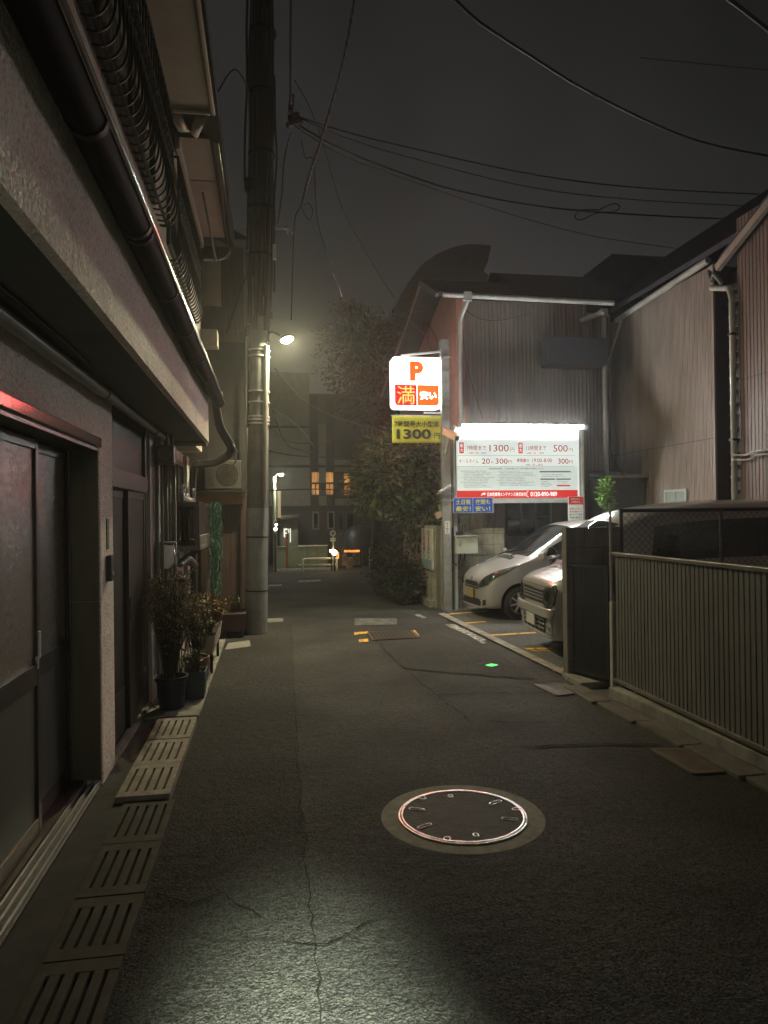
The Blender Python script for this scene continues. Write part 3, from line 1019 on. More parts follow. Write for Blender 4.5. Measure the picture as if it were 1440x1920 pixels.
t = thing('mailbox', 'stainless letterbox with curved front shining beside the brown door', 'mailbox', (-1.0, 7.0, 1.3))
MB().prism([(-1.05, 1.22), (-.92, 1.22), (-.875, 1.27), (-.865, 1.36), (-.885, 1.45), (-1.05, 1.47)], 1, 6.92, 7.22).build('box', m_stain, t, bevel=.01)
MB().box(-1.05, -.86, 6.91, 7.23, 1.47, 1.482).build('lid', m_stain, t)

# balcony-like window box with net and hooks
t = thing('window_railing', 'dark projecting window cage with top shelf and green net', 'window cage', (-.8, 8.6, 1.35))
y0, y1, x0, x1, z0, z1 = 7.4, 9.6, -1.05, -.69, 1.40, 1.86
mb = MB()
mb.box(x0, x1, y0, y1, z1 - .05, z1)
mb.box(x1 - .05, x1, y0, y0 + .05, z0, z1 - .05).box(x0, x0 + .05, y0, y0 + .05, z0, z1 - .05).box(x1 - .05, x1, y1 - .05, y1, z0, z1 - .05)
mb.box(x0 + .12, x0 + .15, y0, y0 + .03, z0, z1 - .05)
mb.build('frame', m_bronze, t, bevel=.006)
siding(0, x1 - .01, 1, y0 + .05, y1 - .05, z0 + .1, z1 - .05, .05, .012, .01).build('side_panel', m_browndoor, t)
MB().box(x0, x1 + .01, y0 - .01, y1, z0 - .03, z0 + .02).box(x1 - .012, x1 + .008, y0, y1, z0 + .02, z0 + .12).build('floor_board', m_pipe, t, bevel=.006)
mb = MB()
for y in (7.5, 8.3, 9.2): mb.beam((-1.05, y, 1.15), (-.75, y, 1.37), .03, .03)
mb.build('bracket', m_wood, t)
nb = MB()
rnd = random.Random(5)
for i in range(60):
    y = 8.3 + rnd.random() * 1.6
    x = x1 + .02 + rnd.random() * .05
    zt, zb = 1.87 + rnd.random() * .03, .55 + rnd.random() * .9
    pts = []
    z = zt
    while z > zb:
        pts.append((x + rnd.gauss(0, .02), y + rnd.gauss(0, .03), z)); z -= .09
    if len(pts) > 2: nb.tube(spline(pts, 2), .0035, 4, cap=False)
for i in range(14):
    z = .6 + i * .09
    nb.tube(spline([(x1 + .03 + rnd.gauss(0, .015), 8.35 + k * .2, z + rnd.gauss(0, .02)) for k in range(8)], 2), .0035, 4, cap=False)
nb.build('net', m_net, t)
hk = MB()
for yy in (7.55, 7.8, 8.6):
    for s_ in (-1, 1):
        pts = [(-.86, yy + s_ * (.03 + .07 * math.sin(a * .3)), 1.93 + .05 * a * .3 + .02 * math.cos(a)) for a in range(8)]
        hk.tube(spline([(-.86, yy, 1.87), (-.86, yy + s_ * .02, 1.93), (-.86, yy + s_ * .07, 1.95), (-.86, yy + s_ * .095, 2.0), (-.86, yy + s_ * .07, 2.04)]), .011, 6)
hk.beam((-.86, 7.5, 1.90), (-.86, 8.7, 1.90), .012, .05)
hk.build('pole_hook', m_steelw, t, smooth=True)

# clutter under the cage
tag(MB().tube(spline([(-.93, 7.5, 1.28), (-.9, 7.6, 1.22), (-.84, 7.75, 1.27), (-.8, 7.9, 1.2), (-.9, 8.1, 1.24), (-.82, 8.3, 1.16), (-.93, 8.4, 1.2)]), .035, 8).build('coiled_hose', m_pipe, smooth=True), 'grey flexible hose bundled beneath the window cage', 'hose')
tag(MB().tube(spline([(-.71, 8.7, 1.33), (-.70, 8.72, 1.2), (-.72, 8.7, .8), (-.715, 8.7, .06)]), .022, 8).build('white_pipe', m_steelw, smooth=True), 'pale pipe running down to the pots under the window cage', 'pipe')
tag(MB().box(-1.0, -.86, 7.6, 7.9, .6, 1.1).build('wall_box', m_darkwall, bevel=.01), 'grey box on the wall behind the airy shrub', 'box')


# ================================================================== PLANTS
def leaf_mesh(mb, p, d, n, L, wd, fold=.25):
    d = d.normalized()
    s_ = d.cross(n)
    if s_.length < 1e-3: return
    s_.normalize()
    n = s_.cross(d)
    a, b = p, p + d * L
    m = p + d * L * .45
    mb.add([a, m + s_ * wd - n * wd * fold, b, m - s_ * wd - n * wd * fold, m], [(0, 4, 1), (1, 4, 2), (2, 4, 3), (3, 4, 0)])


def rv(rnd):
    while True:
        v = Vector((rnd.uniform(-1, 1), rnd.uniform(-1, 1), rnd.uniform(-1, 1)))
        if .05 < v.length < 1: return v


def crown_clumps(mb, c, rad, nc, nl, L, wd, seed, cs=.28, droop=.3, shell=.55, twigs=None):
    rnd = random.Random(seed)
    c = Vector(c)
    for i in range(nc):
        v = rv(rnd).normalized() * rnd.uniform(shell, 1.0)
        cc = c + Vector((v.x * rad[0], v.y * rad[1], v.z * rad[2]))
        if twigs is not None: twigs.append(cc)
        out = Vector((v.x, v.y, v.z * .6 + .1)).normalized()
        ccs = cs * rnd.uniform(.6, 1.35)
        for k in range(int(nl * rnd.uniform(.6, 1.3))):
            o = rv(rnd)
            p = cc + o * ccs
            d = (o * .9 + out * .7 + Vector((0, 0, -droop)) + rv(rnd) * .5)
            n = Vector((0, 0, 1)) + rv(rnd) * .8
            s_ = rnd.uniform(.65, 1.25)
            leaf_mesh(mb, p, d, n, L * s_, wd * s_)


def branch(mb, p, q, r0, r1, seed, n=6, wob=.06):
    rnd = random.Random(seed)
    p, q = Vector(p), Vector(q)
    pts = [p.lerp(q, i / n) + (rv(rnd) * wob if 0 < i < n else Vector()) for i in range(n + 1)]
    mb.tube(pts, [r0 + (r1 - r0) * i / n for i in range(n + 1)], 7)


# broad-leaved shrub tree beside the sign post
t = thing('broadleaf_tree', 'broad leaved tree with bronze tips left of the sign post', 'tree', (2.75, 14.9, 0))
mb = MB(); tw = []
crown_clumps(mb, (2.75, 14.9, 2.55), (1.0, .85, .80), 95, 36, .175, .042, 11, cs=.24, twigs=tw)
crown_clumps(mb, (2.2, 14.6, 2.35), (.5, .5, .5), 26, 34, .17, .042, 12, cs=.2, twigs=tw)
crown_clumps(mb, (3.1, 14.7, 1.6), (.6, .7, .6), 36, 36, .13, .032, 13, cs=.22, twigs=tw)
mb.build('crown', m_leafbig, t, fixn=False)
mb = MB()
crown_clumps(mb, (2.8, 14.6, 3.15), (.85, .7, .28), 34, 22, .13, .03, 14, cs=.2, shell=.3)
crown_clumps(mb, (2.3, 14.2, 2.75), (.65, .35, .4), 12, 14, .14, .034, 15, cs=.2, shell=.4)
mb.build('young_leaves', m_leaftip, t, fixn=False)
mb = MB()
branch(mb, (2.85, 15.1, -.03), (2.8, 15.0, 1.6), .09, .06, 1)
for i, q in enumerate(tw[::7]): branch(mb, (2.8, 15.0, 1.1 + .04 * i), q, .035, .008, i, 5)
mb.build('trunk', m_bark, t, smooth=True)

# low dark hedge in front of it
hedge = [((2.62, 13.55, .42), (.34, .5, .42), 'low dark bush at the foot of the block wall by the lane', 41),
         ((2.55, 14.7, .55), (.36, .6, .55), 'dark shrub in the middle of the row under the broad leaved tree', 42),
         ((2.62, 16.1, .62), (.36, .8, .6), 'dark shrub at the far end of the row under the broad leaved tree', 43)]
for c, rad, lab, sd in hedge:
    t = thing('bush', lab, 'bush', (c[0], c[1], 0), 'bushes along the right edge of the lane')
    mb = MB(); tw = []
    crown_clumps(mb, c, rad, 60, 40, .075, .02, sd, cs=.15, shell=.5, twigs=tw)
    mb.build('foliage', m_leafdk, t, fixn=False)
    mb = MB()
    for i, q in enumerate(tw[::5]): branch(mb, (c[0] + random.uniform(-.1, .1), c[1] + random.uniform(-.2, .2), -.03), q, .014, .005, i, 4, .03)
    mb.build('stem', m_bark, t, smooth=True)

# tall trees farther back
for nm, lab, c, rad, nc, sd, mat in (
        ('tall_tree', 'tall dark tree standing against the sky behind the red sign', (3.1, 20.5, 5.9), (1.35, 1.4, 1.75), 150, 51, m_leafdk),
        ('feathery_tree', 'tall feathery tree rising left of the gabled house far behind', (3.6, 27.5, 8.2), (1.7, 1.6, 1.9), 130, 52, m_leafdk)):
    t = thing(nm, lab, 'tree', (c[0], c[1], 0))
    mb = MB(); tw = []
    crown_clumps(mb, c, rad, nc, 46, .16, .034, sd, cs=.34, shell=.35, twigs=tw)
    mb.build('crown', mat, t, fixn=False)
    mb = MB()
    branch(mb, (c[0], c[1], -.03), (c[0], c[1], c[2] - .4), .16, .09, 3, 8, .1)
    for i, q in enumerate(tw[::8]): branch(mb, (c[0], c[1], c[2] - 1.6 + .07 * i), q, .05, .012, i, 5, .1)
    mb.build('trunk', m_bark, t, smooth=True)


def pot(name, label, prof, c, mat, square=False, n=28):
    t = thing(name, label, 'plant pot', c)
    if square:
        a, b, h = prof
        mb = MB()
        v = []
        for s_, z in ((a * .86, 0), (a, h), (a * .9, h), (a * .84, h - .05)):
            for q, w in ((-1, -1), (1, -1), (1, 1), (-1, 1)): v.append((c[0] + q * s_, c[1] + w * s_ * b / a, c[2] + z))
        f = [(3, 2, 1, 0)]
        for i in range(3):
            for k in range(4): f.append((i * 4 + k, i * 4 + (k + 1) % 4, i * 4 + 4 + (k + 1) % 4, i * 4 + 4 + k))
        mb.add(v, f).build('pot', mat, t, bevel=.006)
        B(c[0] - a * .86, c[0] + a * .86, c[1] - b * .86, c[1] + b * .86, c[2] + h - .06, c[2] + h - .045).build('soil', m_soil, t)
    else:
        MB().lathe(prof, c, n=n, close=False).build('pot', mat, t, smooth='auto')
        r, h = prof[-1]
        MB().lathe([(0, h), (r * 1.02, h - .005)], c, n=n, close=False).build('soil', m_soil, t)
    return t


p1 = (-.86, 6.50, .03)
t = pot('plant_pot', 'round navy blue pot with thick rim nearest the camera', [(0, 0), (.105, 0), (.128, .24), (.145, .245), (.147, .28), (.132, .28), (.125, .24)], p1, m_potblue)
t = pot('plant_pot', 'square teal pot just behind the round navy pot', (.11, .12, .25), (-.70, 6.86, .03), m_potteal, True)
t = pot('plant_pot', 'terracotta pot half hidden behind the teal pot', [(0, 0), (.09, 0), (.12, .22), (.135, .225), (.135, .26), (.12, .26), (.115, .22)], (-.74, 7.45, .03), m_terra)
t = thing('planter_box', 'long cream planter trough on feet behind the terracotta pot', 'planter', (-.70, 8.3, .03))
mb = MB()
mb.add([(-.80, 7.75, .24), (-.60, 7.75, .24), (-.60, 8.9, .24), (-.80, 8.9, .24), (-.83, 7.72, .45), (-.57, 7.72, .45), (-.57, 8.93, .45), (-.83, 8.93, .45)],
       [(0, 3, 2, 1), (0, 1, 5, 4), (1, 2, 6, 5), (2, 3, 7, 6), (3, 0, 4, 7)])
mb.build('trough', m_potwhite, t, bevel=.01)
B(-.81, -.59, 7.76, 8.9, .40, .42).build('soil', m_soil, t)
mb = MB()
for x in (-.78, -.62):
    for y in (7.85, 8.8): mb.beam((x, y, .03), (x, y, .24), .03, .03)
mb.build('stand', m_blackiron, t)


def airy(name, label, base, H_, spread, n, leafm, sd, lv, L, wd, cat='shrub'):
    t = thing(name, label, cat, base)
    rnd = random.Random(sd)
    st, lf = MB(), MB()
    for i in range(n):
        a = rnd.uniform(0, 6.283)
        s_ = spread * math.sqrt(rnd.random())
        tip = Vector(base) + Vector((math.cos(a) * s_ * .75, math.sin(a) * s_, H_ * rnd.uniform(.55, 1)))
        p0 = Vector(base) + Vector((rnd.gauss(0, .03), rnd.gauss(0, .03), 0))
        pts = spline([p0, p0.lerp(tip, .5) + Vector((rnd.gauss(0, .03), rnd.gauss(0, .03), .05)), tip, tip + Vector((math.cos(a) * .05, math.sin(a) * .05, rnd.uniform(-.04, .03)))], 5)
        st.tube(pts, [.004 * (1 - k / len(pts)) + .0012 for k in range(len(pts))], 4, cap=False)
        for k in range(lv):
            j = rnd.randrange(len(pts) // 4, len(pts))
            leaf_mesh(lf, pts[j], rv(rnd) + Vector((0, 0, .35)), Vector((0, 0, 1)) + rv(rnd), L * rnd.uniform(.6, 1.3), wd * rnd.uniform(.7, 1.2))
    st.build('stem', m_bark, t, smooth=True)
    lf.build('foliage', leafm, t, fixn=False)
    return t


airy('airy_shrub', 'airy brownish shrub with fine twigs rising from the navy pot', (-.86, 6.50, .28), .92, .30, 120, m_leaffine, 61, 34, .030, .006)
airy('low_weed', 'small pale leaved weed in the square teal pot', (-.70, 6.86, .25), .2, .1, 16, m_leafgrass, 62, 7, .07, .012, 'plant')
airy('pot_shrub', 'green twiggy plant in the terracotta pot', (-.74, 7.45, .26), .62, .22, 50, m_leaffine, 63, 24, .045, .010)
airy('orange_plant', 'bushy plant with orange brown leaves in the cream planter', (-.68, 8.05, .42), .40, .24, 60, m_leaforange, 64, 22, .06, .014, 'plant')


def grassy(label, base, n, H_, sd):
    t = thing('grass_plant', label, 'plant', base)
    rnd = random.Random(sd)
    mb = MB()
    for i in range(n):
        a = rnd.uniform(0, 6.283)
        d = Vector((math.cos(a), math.sin(a), 0))
        r = rnd.uniform(.08, .28)
        h = H_ * rnd.uniform(.5, 1)
        pts = [Vector(base), Vector(base) + d * r * .4 + Vector((0, 0, h * .75)), Vector(base) + d * r * .8 + Vector((0, 0, h)), Vector(base) + d * r * 1.2 + Vector((0, 0, h * .85))]
        sp = spline(pts, 3)
        s_ = d.cross(Vector((0, 0, 1))) * .005
        for k in range(len(sp) - 1):
            w0, w1 = 1 - k / len(sp), 1 - (k + 1) / len(sp)
            mb.add([sp[k] - s_ * w0, sp[k] + s_ * w0, sp[k + 1] + s_ * w1, sp[k + 1] - s_ * w1], [(0, 1, 2, 3)])
    mb.build('blades', m_leafgrass, t, fixn=False)


grassy('spiky green grass plant at the far end of the cream planter', (-.66, 8.7, .42), 70, .34, 71)
t = thing('planter_box', 'dark maroon planter box on short feet left of the pole', 'planter', (-.5, 10.4, 0))
MB().prism([(-.67, .10), (-.35, .10), (-.33, .345), (-.69, .345)], 1, 10.2, 10.75).build('trough', m_potdk, t, bevel=.01)
mb = MB()
for x in (-.62, -.40): mb.box(x - .02, x + .02, 10.25, 10.7, 0, .10)
mb.build('feet', m_black, t)
B(-.66, -.36, 10.23, 10.72, .30, .348).build('soil', m_soil, t)
airy('seedlings', 'thin seedlings sprouting in the maroon planter', (-.5, 10.4, .34), .22, .14, 16, m_leafgrass, 66, 5, .05, .01, 'plant')

# ================================================================== UTILITY POLE AND STREET LAMP
PB = Vector((-.196, 10.55, 0))
PT = Vector((.05, 10.55, 11.0))


def polept(z, dx=0, dy=0): return PB.lerp(PT, z / 11.0) + Vector((dx, dy, 0))


t = thing('utility_pole', 'tall concrete utility pole wrapped in cables on the left of the lane', 'utility pole', PB)
MB().tube([polept(-.03), polept(5.5), polept(11)], [.158, .145, .128], 28).build('shaft', m_pole, t, smooth='auto')
MB().tube([polept(.02), polept(1.83)], [.163, .160], 28).build('sleeve', m_sleeve, t, smooth='auto')
for z in (1.40, .62): MB().tube([polept(z), polept(z + .02)], [.1645, .1645], 28).build('tape', m_black, t, smooth='auto')
for z, h in ((3.05, .02), (3.10, .03), (3.15, .02), (3.36, .02), (3.52, .02), (4.03, .02), (4.12, .02)):
    MB().tube([polept(z), polept(z + h)], [.166, .166], 24).build('strap', m_galv, t, smooth='auto')
mb = MB()
mb.tube([polept(1.9, .10, -.15), polept(4.12, .10, -.13)], .034, 12).tube([polept(4.12, .10, -.13), polept(4.18, .10, -.13)], .042, 12)
mb.build('conduit', m_pipe, t, smooth='auto')
mb = MB()
mb.tube([polept(4.2, .135, -.10), polept(7.2, .13, -.10)], .016, 8)
mb.tube([polept(3.0, -.15, -.05), polept(9.8, -.155, -.05)], .018, 8)
for i, (dx, dy, r, za, zb) in enumerate([(-.10, -.15, .022, 5.2, 11), (-.02, -.165, .030, 6.0, 11), (.05, -.16, .02, 4.9, 11), (-.17, -.02, .03, 5.6, 11), (-.24, .0, .018, 6.6, 11), (.17, .0, .022, 4.6, 8.2), (.2, -.03, .014, 5.0, 8.0), (-.12, -.10, .035, 4.5, 10.8), (-.05, -.15, .035, 4.4, 10.9), (.02, -.155, .036, 4.6, 10.9), (.09, -.13, .034, 4.4, 10.8), (.135, -.07, .03, 4.7, 10.6)]):
    mb.tube(spline([polept(za + (zb - za) * k / 6, dx + random.gauss(0, .014), dy) for k in range(7)], 3), r, 7)
mb.build('riser_cable', M('riser_rubber', (.025, .021, .021), .5), t, smooth=True)
for z in (5.5, 6.2, 7.0, 7.9, 8.8): MB().tube([polept(z), polept(z + .03)], [.20, .20], 20).build('clamp', m_blackiron, t, smooth='auto')
MB().box(polept(6.6).x - .24, polept(6.6).x - .12, 10.42, 10.56, 6.45, 6.62).build('junction_box', m_blackiron, t, bevel=.01)
a = polept(5.95, .12, 0)
MB().tube([a, a + Vector((.29, 0, 0))], .022, 8).tube([a + Vector((.27, 0, -.08)), a + Vector((.27, 0, .05))], .018, 8).tube([a + Vector((.34, 0, -.08)), a + Vector((.29, 0, .02))], .016, 8).build('bracket_arm', m_galv, t, smooth=True)
MB().box(a.x + .05, a.x + .10, 10.4, 10.5, 5.45, 5.66).build('insulator', m_steelw, t, bevel=.01)

lp = Y_(538, 637, 10.35)
t = thing('street_lamp', 'glowing street lamp on a short arm beside the utility pole', 'street lamp', lp)
MB().tube(spline([polept(4.22, .10, -.1), polept(4.38, .16, -.12), lp + Vector((-.10, .05, .07))], 5), .016, 8).build('arm', m_meter, t, smooth=True)
lm = MB().lathe([(0, .075), (.05, .07), (.085, .04), (.096, -.004), (.090, -.004), (.0, .03)], (0, 0, 0), n=24, close=False)
lq = Vector((-.22, .22, .95)).to_track_quat('Z', 'X')
lm.v = [lp + lq @ q for q in lm.v]
lm.build('housing', m_meter, t, smooth=True)
lm = MB().lathe([(.088, .0), (.07, -.014), (.04, -.022), (0, -.025)], (0, 0, 0), n=24, close=False)
lq = Vector((-.22, .22, .95)).to_track_quat('Z', 'X')
lm.v = [lp + lq @ q for q in lm.v]
lm.build('lens', e_lamp, t, smooth=True)

# ------------------------------------------------------------------ cables in the air
J = Y_(551, 216, 10.6)
tag(MB().tube([J + Vector((-.06, 0, -.05)), J + Vector((.06, .05, .03))], .055, 12).tube([J + Vector((-.10, 0, -.16)), J + Vector((.12, .05, -.05))], .045, 12).tube([J + Vector((-.05, 0, .05)), J + Vector((-.02, 0, .3))], .04, 10).build('cable_closure', m_cable, smooth='auto'), 'black cable splice closure hanging in the air beside the pole', 'cable closure')
GR = 'wires above the lane'
cable('pinkish guarded cable running straight up from the splice closure', [Y_(546, -20, 10.5), Y_(545, 100, 10.5), Y_(545, 195, 10.55)], .022, m_cablepale, group=GR)
cable('spiral guarded stay wire slanting up right of the pole', [Y_(668, -20, 9.2), Y_(645, 110, 9.5), Y_(606, 250, 9.9), Y_(580, 330, 10.2), Y_(566, 385, 10.4)], .022, m_cablepale, group=GR)
# spiral wrap on the stay wire
sp = spline([Y_(668, -20, 9.2), Y_(645, 110, 9.5), Y_(606, 250, 9.9), Y_(580, 330, 10.2), Y_(566, 385, 10.4)], 40)
tag(MB().tube([p + Vector((math.cos(i * 1.1), math.sin(i * 1.1), 0)) * .024 for i, p in enumerate(sp)], .006, 5).build('wire_wrap', m_cable, smooth=True), 'dark spiral wrap around the slanting stay wire', 'wire wrap')
cable('thin wire hanging from the stay wire to the bracket arm', [Y_(566, 385, 10.4), Y_(556, 400, 10.4), Y_(552, 420, 10.4), Y_(549, 490, 10.5), Y_(546, 600, 10.5)], .008, group=GR)
cable('loop of thin wire beside the bracket arm', [Y_(566, 385, 10.4), Y_(580, 382, 10.4), Y_(587, 398, 10.4), Y_(578, 412, 10.4), Y_(565, 388, 10.4)], .006, group=GR)
cable('frayed cable dropping from the splice closure to the pole', [Y_(545, 250, 10.6), Y_(533, 300, 10.5), Y_(530, 350, 10.45), Y_(522, 420, 10.4)], .015, m_cablepale, group=GR)
cable('slack wire looping down right of the pole', [Y_(565, 262, 10.6), Y_(573, 295, 10.5), Y_(585, 296, 10.5), Y_(590, 330, 10.6), Y_(597, 420, 10.9), Y_(625, 505, 11.5), Y_(640, 560, 12)], .008, group=GR)
cable('long thin wire sagging from the splice to the gabled house', [Y_(552, 150, 10.6), Y_(580, 200, 11), Y_(606, 270, 11.6), Y_(640, 385, 12.4), Y_(690, 480, 13.2), Y_(740, 560, 14)], .009, group=GR)
cable('topmost of the wires fanning right from the splice closure', [J, Y_(640, 245, 11), Y_(760, 275, 12), Y_(1000, 327, 13.5), Y_(1200, 352, 14.5), Y_(1440, 365, 15.5)], .014, group=GR)
cable('second wire of the fan, just under the topmost', [J, Y_(640, 255, 11), Y_(760, 293, 12), Y_(1000, 352, 13.5), Y_(1200, 375, 14.5), Y_(1440, 388, 15.5)], .010, group=GR)
cable('middle wire of the fan with a spare loop hanging on it', [J + Vector((0, 0, -.1)), Y_(640, 280, 11), Y_(760, 327, 12), Y_(860, 358, 12.8), Y_(1000, 385, 13.4), Y_(1130, 398, 14), Y_(1300, 408, 15), Y_(1440, 412, 16)], .017, group=GR)
cable('faint lowest wire of the fan crossing toward the right roofs', [J + Vector((0, 0, -.15)), Y_(640, 290, 11), Y_(760, 335, 12), Y_(920, 390, 13), Y_(1100, 440, 14), Y_(1270, 466, 15)], .008, group=GR)
cable('figure of eight cable loop tied to the middle wire', [Y_(1120, 395, 14), Y_(1150, 382, 14), Y_(1162, 388, 14), Y_(1150, 397, 14), Y_(1118, 400, 14), Y_(1090, 412, 14), Y_(1078, 406, 14), Y_(1090, 394, 14), Y_(1120, 393, 14)], .012)
cable('thick black cable sagging across the upper right sky', [Y_(835, -20, 6), Y_(900, 42, 6.2), Y_(1000, 108, 6.6), Y_(1100, 170, 7.0), Y_(1250, 243, 7.6), Y_(1350, 275, 8.0), Y_(1470, 297, 8.5)], .015)
cable('thick black cable cutting the top right corner', [Y_(1340, -20, 6), Y_(1395, 20, 6), Y_(1460, 72, 6)], .02)
cable('faint thin wire in the upper right sky', [Y_(1200, 108, 11), Y_(1320, 120, 11.5), Y_(1460, 133, 12)], .006)
cable('dark wire sloping from the pole down to the left eave', [polept(8.0, -.2, 0), Y_(440, 130, 10.2), Y_(410, 170, 9.9), Y_(388, 225, 9.6)], .010)
cable('short wire from the left gutter to the pole', [Y_(438, 432, 9.6), Y_(470, 428, 10.4)], .006)
cable('dark drop wire from the pole down behind the left house', [polept(5.4, -.15, .1), Y_(450, 550, 11.4), Y_(420, 640, 12.2), Y_(400, 700, 12.6)], .012)
cable('level wire passing behind the pole from the left house', [Y_(400, 632, 11.8), Y_(440, 622, 11.2), Y_(475, 610, 10.7)], .007)
for i, (a, b, c) in enumerate([((505, 800), (550, 830), (620, 830)), ((508, 760), (560, 800), (590, 840)), ((503, 845), (560, 855), (640, 858)), ((506, 920), (590, 917), (660, 920)), ((515, 690), (600, 770), (760, 820)), ((512, 770), (540, 835), (585, 848))]):
    cable(['wire crossing in front of the pale tile wall, upper one', 'slack wire drooping right of the pole before the tile wall', 'wire drooping below the upper one before the tile wall',
           'long level wire passing the orange windows', 'pale wire sloping down through the trees to the yellow banner', 'lowest looped wire just right of the pole'][i],
          [Y_(*a, 14), Y_(*b, 17), Y_(*c, 20)], .013, m_cablepale if i == 4 else m_cable, group='drop wires beyond the pole')
cable('thin bright strip of wire hanging in mid air', [Y_(625, 512, 12), Y_(634, 535, 12), Y_(641, 556, 12)], .010, m_steelw)
cable('thin wire from the tree to the gabled house eave', [Y_(690, 592, 14), Y_(740, 590, 14), Y_(790, 583, 14)], .006, m_cablepale)
cable('thin wire sagging from the trees to the lit sign', [Y_(678, 645, 13.5), Y_(700, 675, 13.2), Y_(735, 697, 12.5)], .005, m_cablepale)

# ================================================================== CAR PARK SIGNS
YB = 12.35
t = thing('sign_post', 'square steel post carrying the lit sign and banner at the car park corner', 'post', (3.14, YB, 0))
xa, xb = Y_(828, 900, YB).x, Y_(843, 900, YB).x
B(xa, xb, YB - .08, YB + .06, -.02, 4.82).build('post', m_galv, t, bevel=.006)
B(Y_(849, 900, YB).x, Y_(856, 900, YB).x, YB - .02, YB + .05, -.02, 3.3).build('pipe_post', m_steelw, t, bevel=.01)
for z in (3.62, 3.75, 4.25, 4.5, 2.06, 1.94): B(xa - .02, xb + .02, YB - .10, YB + .08, z, z + .025).build('strap', m_galv, t)
MB().beam((2.35, YB, 4.53), (3.1, YB, 4.62), .03, .03).build('bracket', m_steelw, t)
B(2.75, 3.05, YB - .02, YB + .02, 3.50, 3.53).build('bracket', m_steelw, t)
MB().tube(spline([(xb + .03, YB - .05, 2.0), (xb + .04, YB - .06, 1.4), (xb + .03, YB - .05, .9), (xb + .10, YB - .04, .8)], 5), .012, 6).tube([(xb + .01, YB, .0), (xb + .01, YB, 3.3)], .012, 6).build('wire', m_cable, t, smooth=True)

# lit sign box
x0, x1 = Y_(733, 700, YB).x, Y_(824.5, 700, YB).x
z0, z1 = Y_(780, 767, YB).z, Y_(780, 672, YB).z
t = thing('parking_sign', 'lit white sign box with orange P and red full panel', 'sign', ((x0 + x1) / 2, YB, z0))


def rrect(x0, x1, z0, z1, r, n=6):
    p = []
    for cx, cz, a0 in ((x1 - r, z1 - r, 0), (x0 + r, z1 - r, 90), (x0 + r, z0 + r, 180), (x1 - r, z0 + r, 270)):
        for k in range(n + 1):
            a = R_(a0 + 90 * k / n)
            p.append((cx + r * math.cos(a), cz + r * math.sin(a)))
    return p


MB().prism(rrect(x0, x1, z0, z1, .07), 1, YB - .10, YB + .12).build('box', e_white, t)
zm = z0 + (z1 - z0) * .455
xm = x0 + (x1 - x0) * .495
yf = YB - .10
lp0 = rrect(x0 + .045, xm, z0 + .045, zm, .04)
lp0 = [(max(a, b) if False else a, b) for a, b in lp0]
MB().prism([(x0 + .045, z0 + .085), (x0 + .085, z0 + .045), (xm, z0 + .045), (xm, zm), (x0 + .045, zm)], 1, yf - .012, yf - .002).build('full_panel', e_redface, t)
mb = MB()
for k in range(9):
    f = (k + .5) / 9
    mb.box(x0 + .05, xm - .005, yf - .0145, yf - .012, z0 + .05 + f * (zm - z0 - .06) - .006, z0 + .05 + f * (zm - z0 - .06) + .006)
mb.build('led_rows', e_red, t)
MB().prism([(xm + .01, z0 + .045), (x1 - .085, z0 + .045), (x1 - .045, z0 + .085), (x1 - .045, zm), (xm + .01, zm)], 1, yf - .010, yf - .002).build('cheap_panel', e_orange, t)
text('lettering', 'P', e_orange, t, (x0 + (x1 - x0) * .50, yf - .004, z0 + (z1 - z0) * .725), UX, UZ, h=.35, w=.25, bold=.07)
text('lettering', '満', e_led, t, ((x0 + .045 + xm) / 2, yf - .016, (z0 + .045 + zm) / 2), UX, UZ, h=.32, w=.32, bold=.0)
text('lettering', '安い', e_white, t, ((xm + x1 - .035) / 2, yf - .012, (z0 + .045 + zm) / 2), UX, UZ, w=.30, h=.15, bold=.035)

# yellow banner
x0, x1 = Y_(735, 800, YB - .05).x, Y_(827, 800, YB - .05).x
z0, z1 = Y_(780, 831, YB - .05).z, Y_(780, 780, YB - .05).z
t = thing('banner', 'yellow vinyl price banner hanging under the lit sign', 'banner', ((x0 + x1) / 2, YB - .05, z0))
mb = MB()
n = 24
vs, fs = [], []
for j in range(9):
    for i in range(n + 1):
        u_, v_ = i / n, j / 8
        vs.append((x0 + (x1 - x0) * u_, YB - .06 + .006 * math.sin(u_ * 17) * (1 - v_ * .5), z0 + (z1 - z0) * v_ + .006 * math.sin(u_ * 3.14) * (1 - v_)))
for j in range(8):
    for i in range(n): fs.append((j * (n + 1) + i, j * (n + 1) + i + 1, (j + 1) * (n + 1) + i + 1, (j + 1) * (n + 1) + i))
o = mb.add(vs, fs).build('sheet', m_banner, t, smooth=True)
md = o.modifiers.new('thick', 'SOLIDIFY'); md.thickness = .004
MB().tube([(x0 - .02, YB - .05, z1 + .005), (x1 + .12, YB - .05, z1 + .005)], .010, 8).build('rod', m_steelw, t, smooth=True)
cxm = (x0 + x1) / 2
text('lettering', '7時間最大小型車', m_blacktxt, t, (cxm, YB - .078, z0 + (z1 - z0) * .70), UX, UZ, w=(x1 - x0) * .90, h=.11, bold=.02)
text('lettering', '1300', m_blacktxt, t, (cxm - .06, YB - .078, z0 + (z1 - z0) * .33), UX, UZ, w=(x1 - x0) * .70, h=.175, bold=.032)
text('lettering', '円', m_blacktxt, t, (x1 - .085, YB - .078, z0 + (z1 - z0) * .27), UX, UZ, w=.10, h=.105, bold=.012)

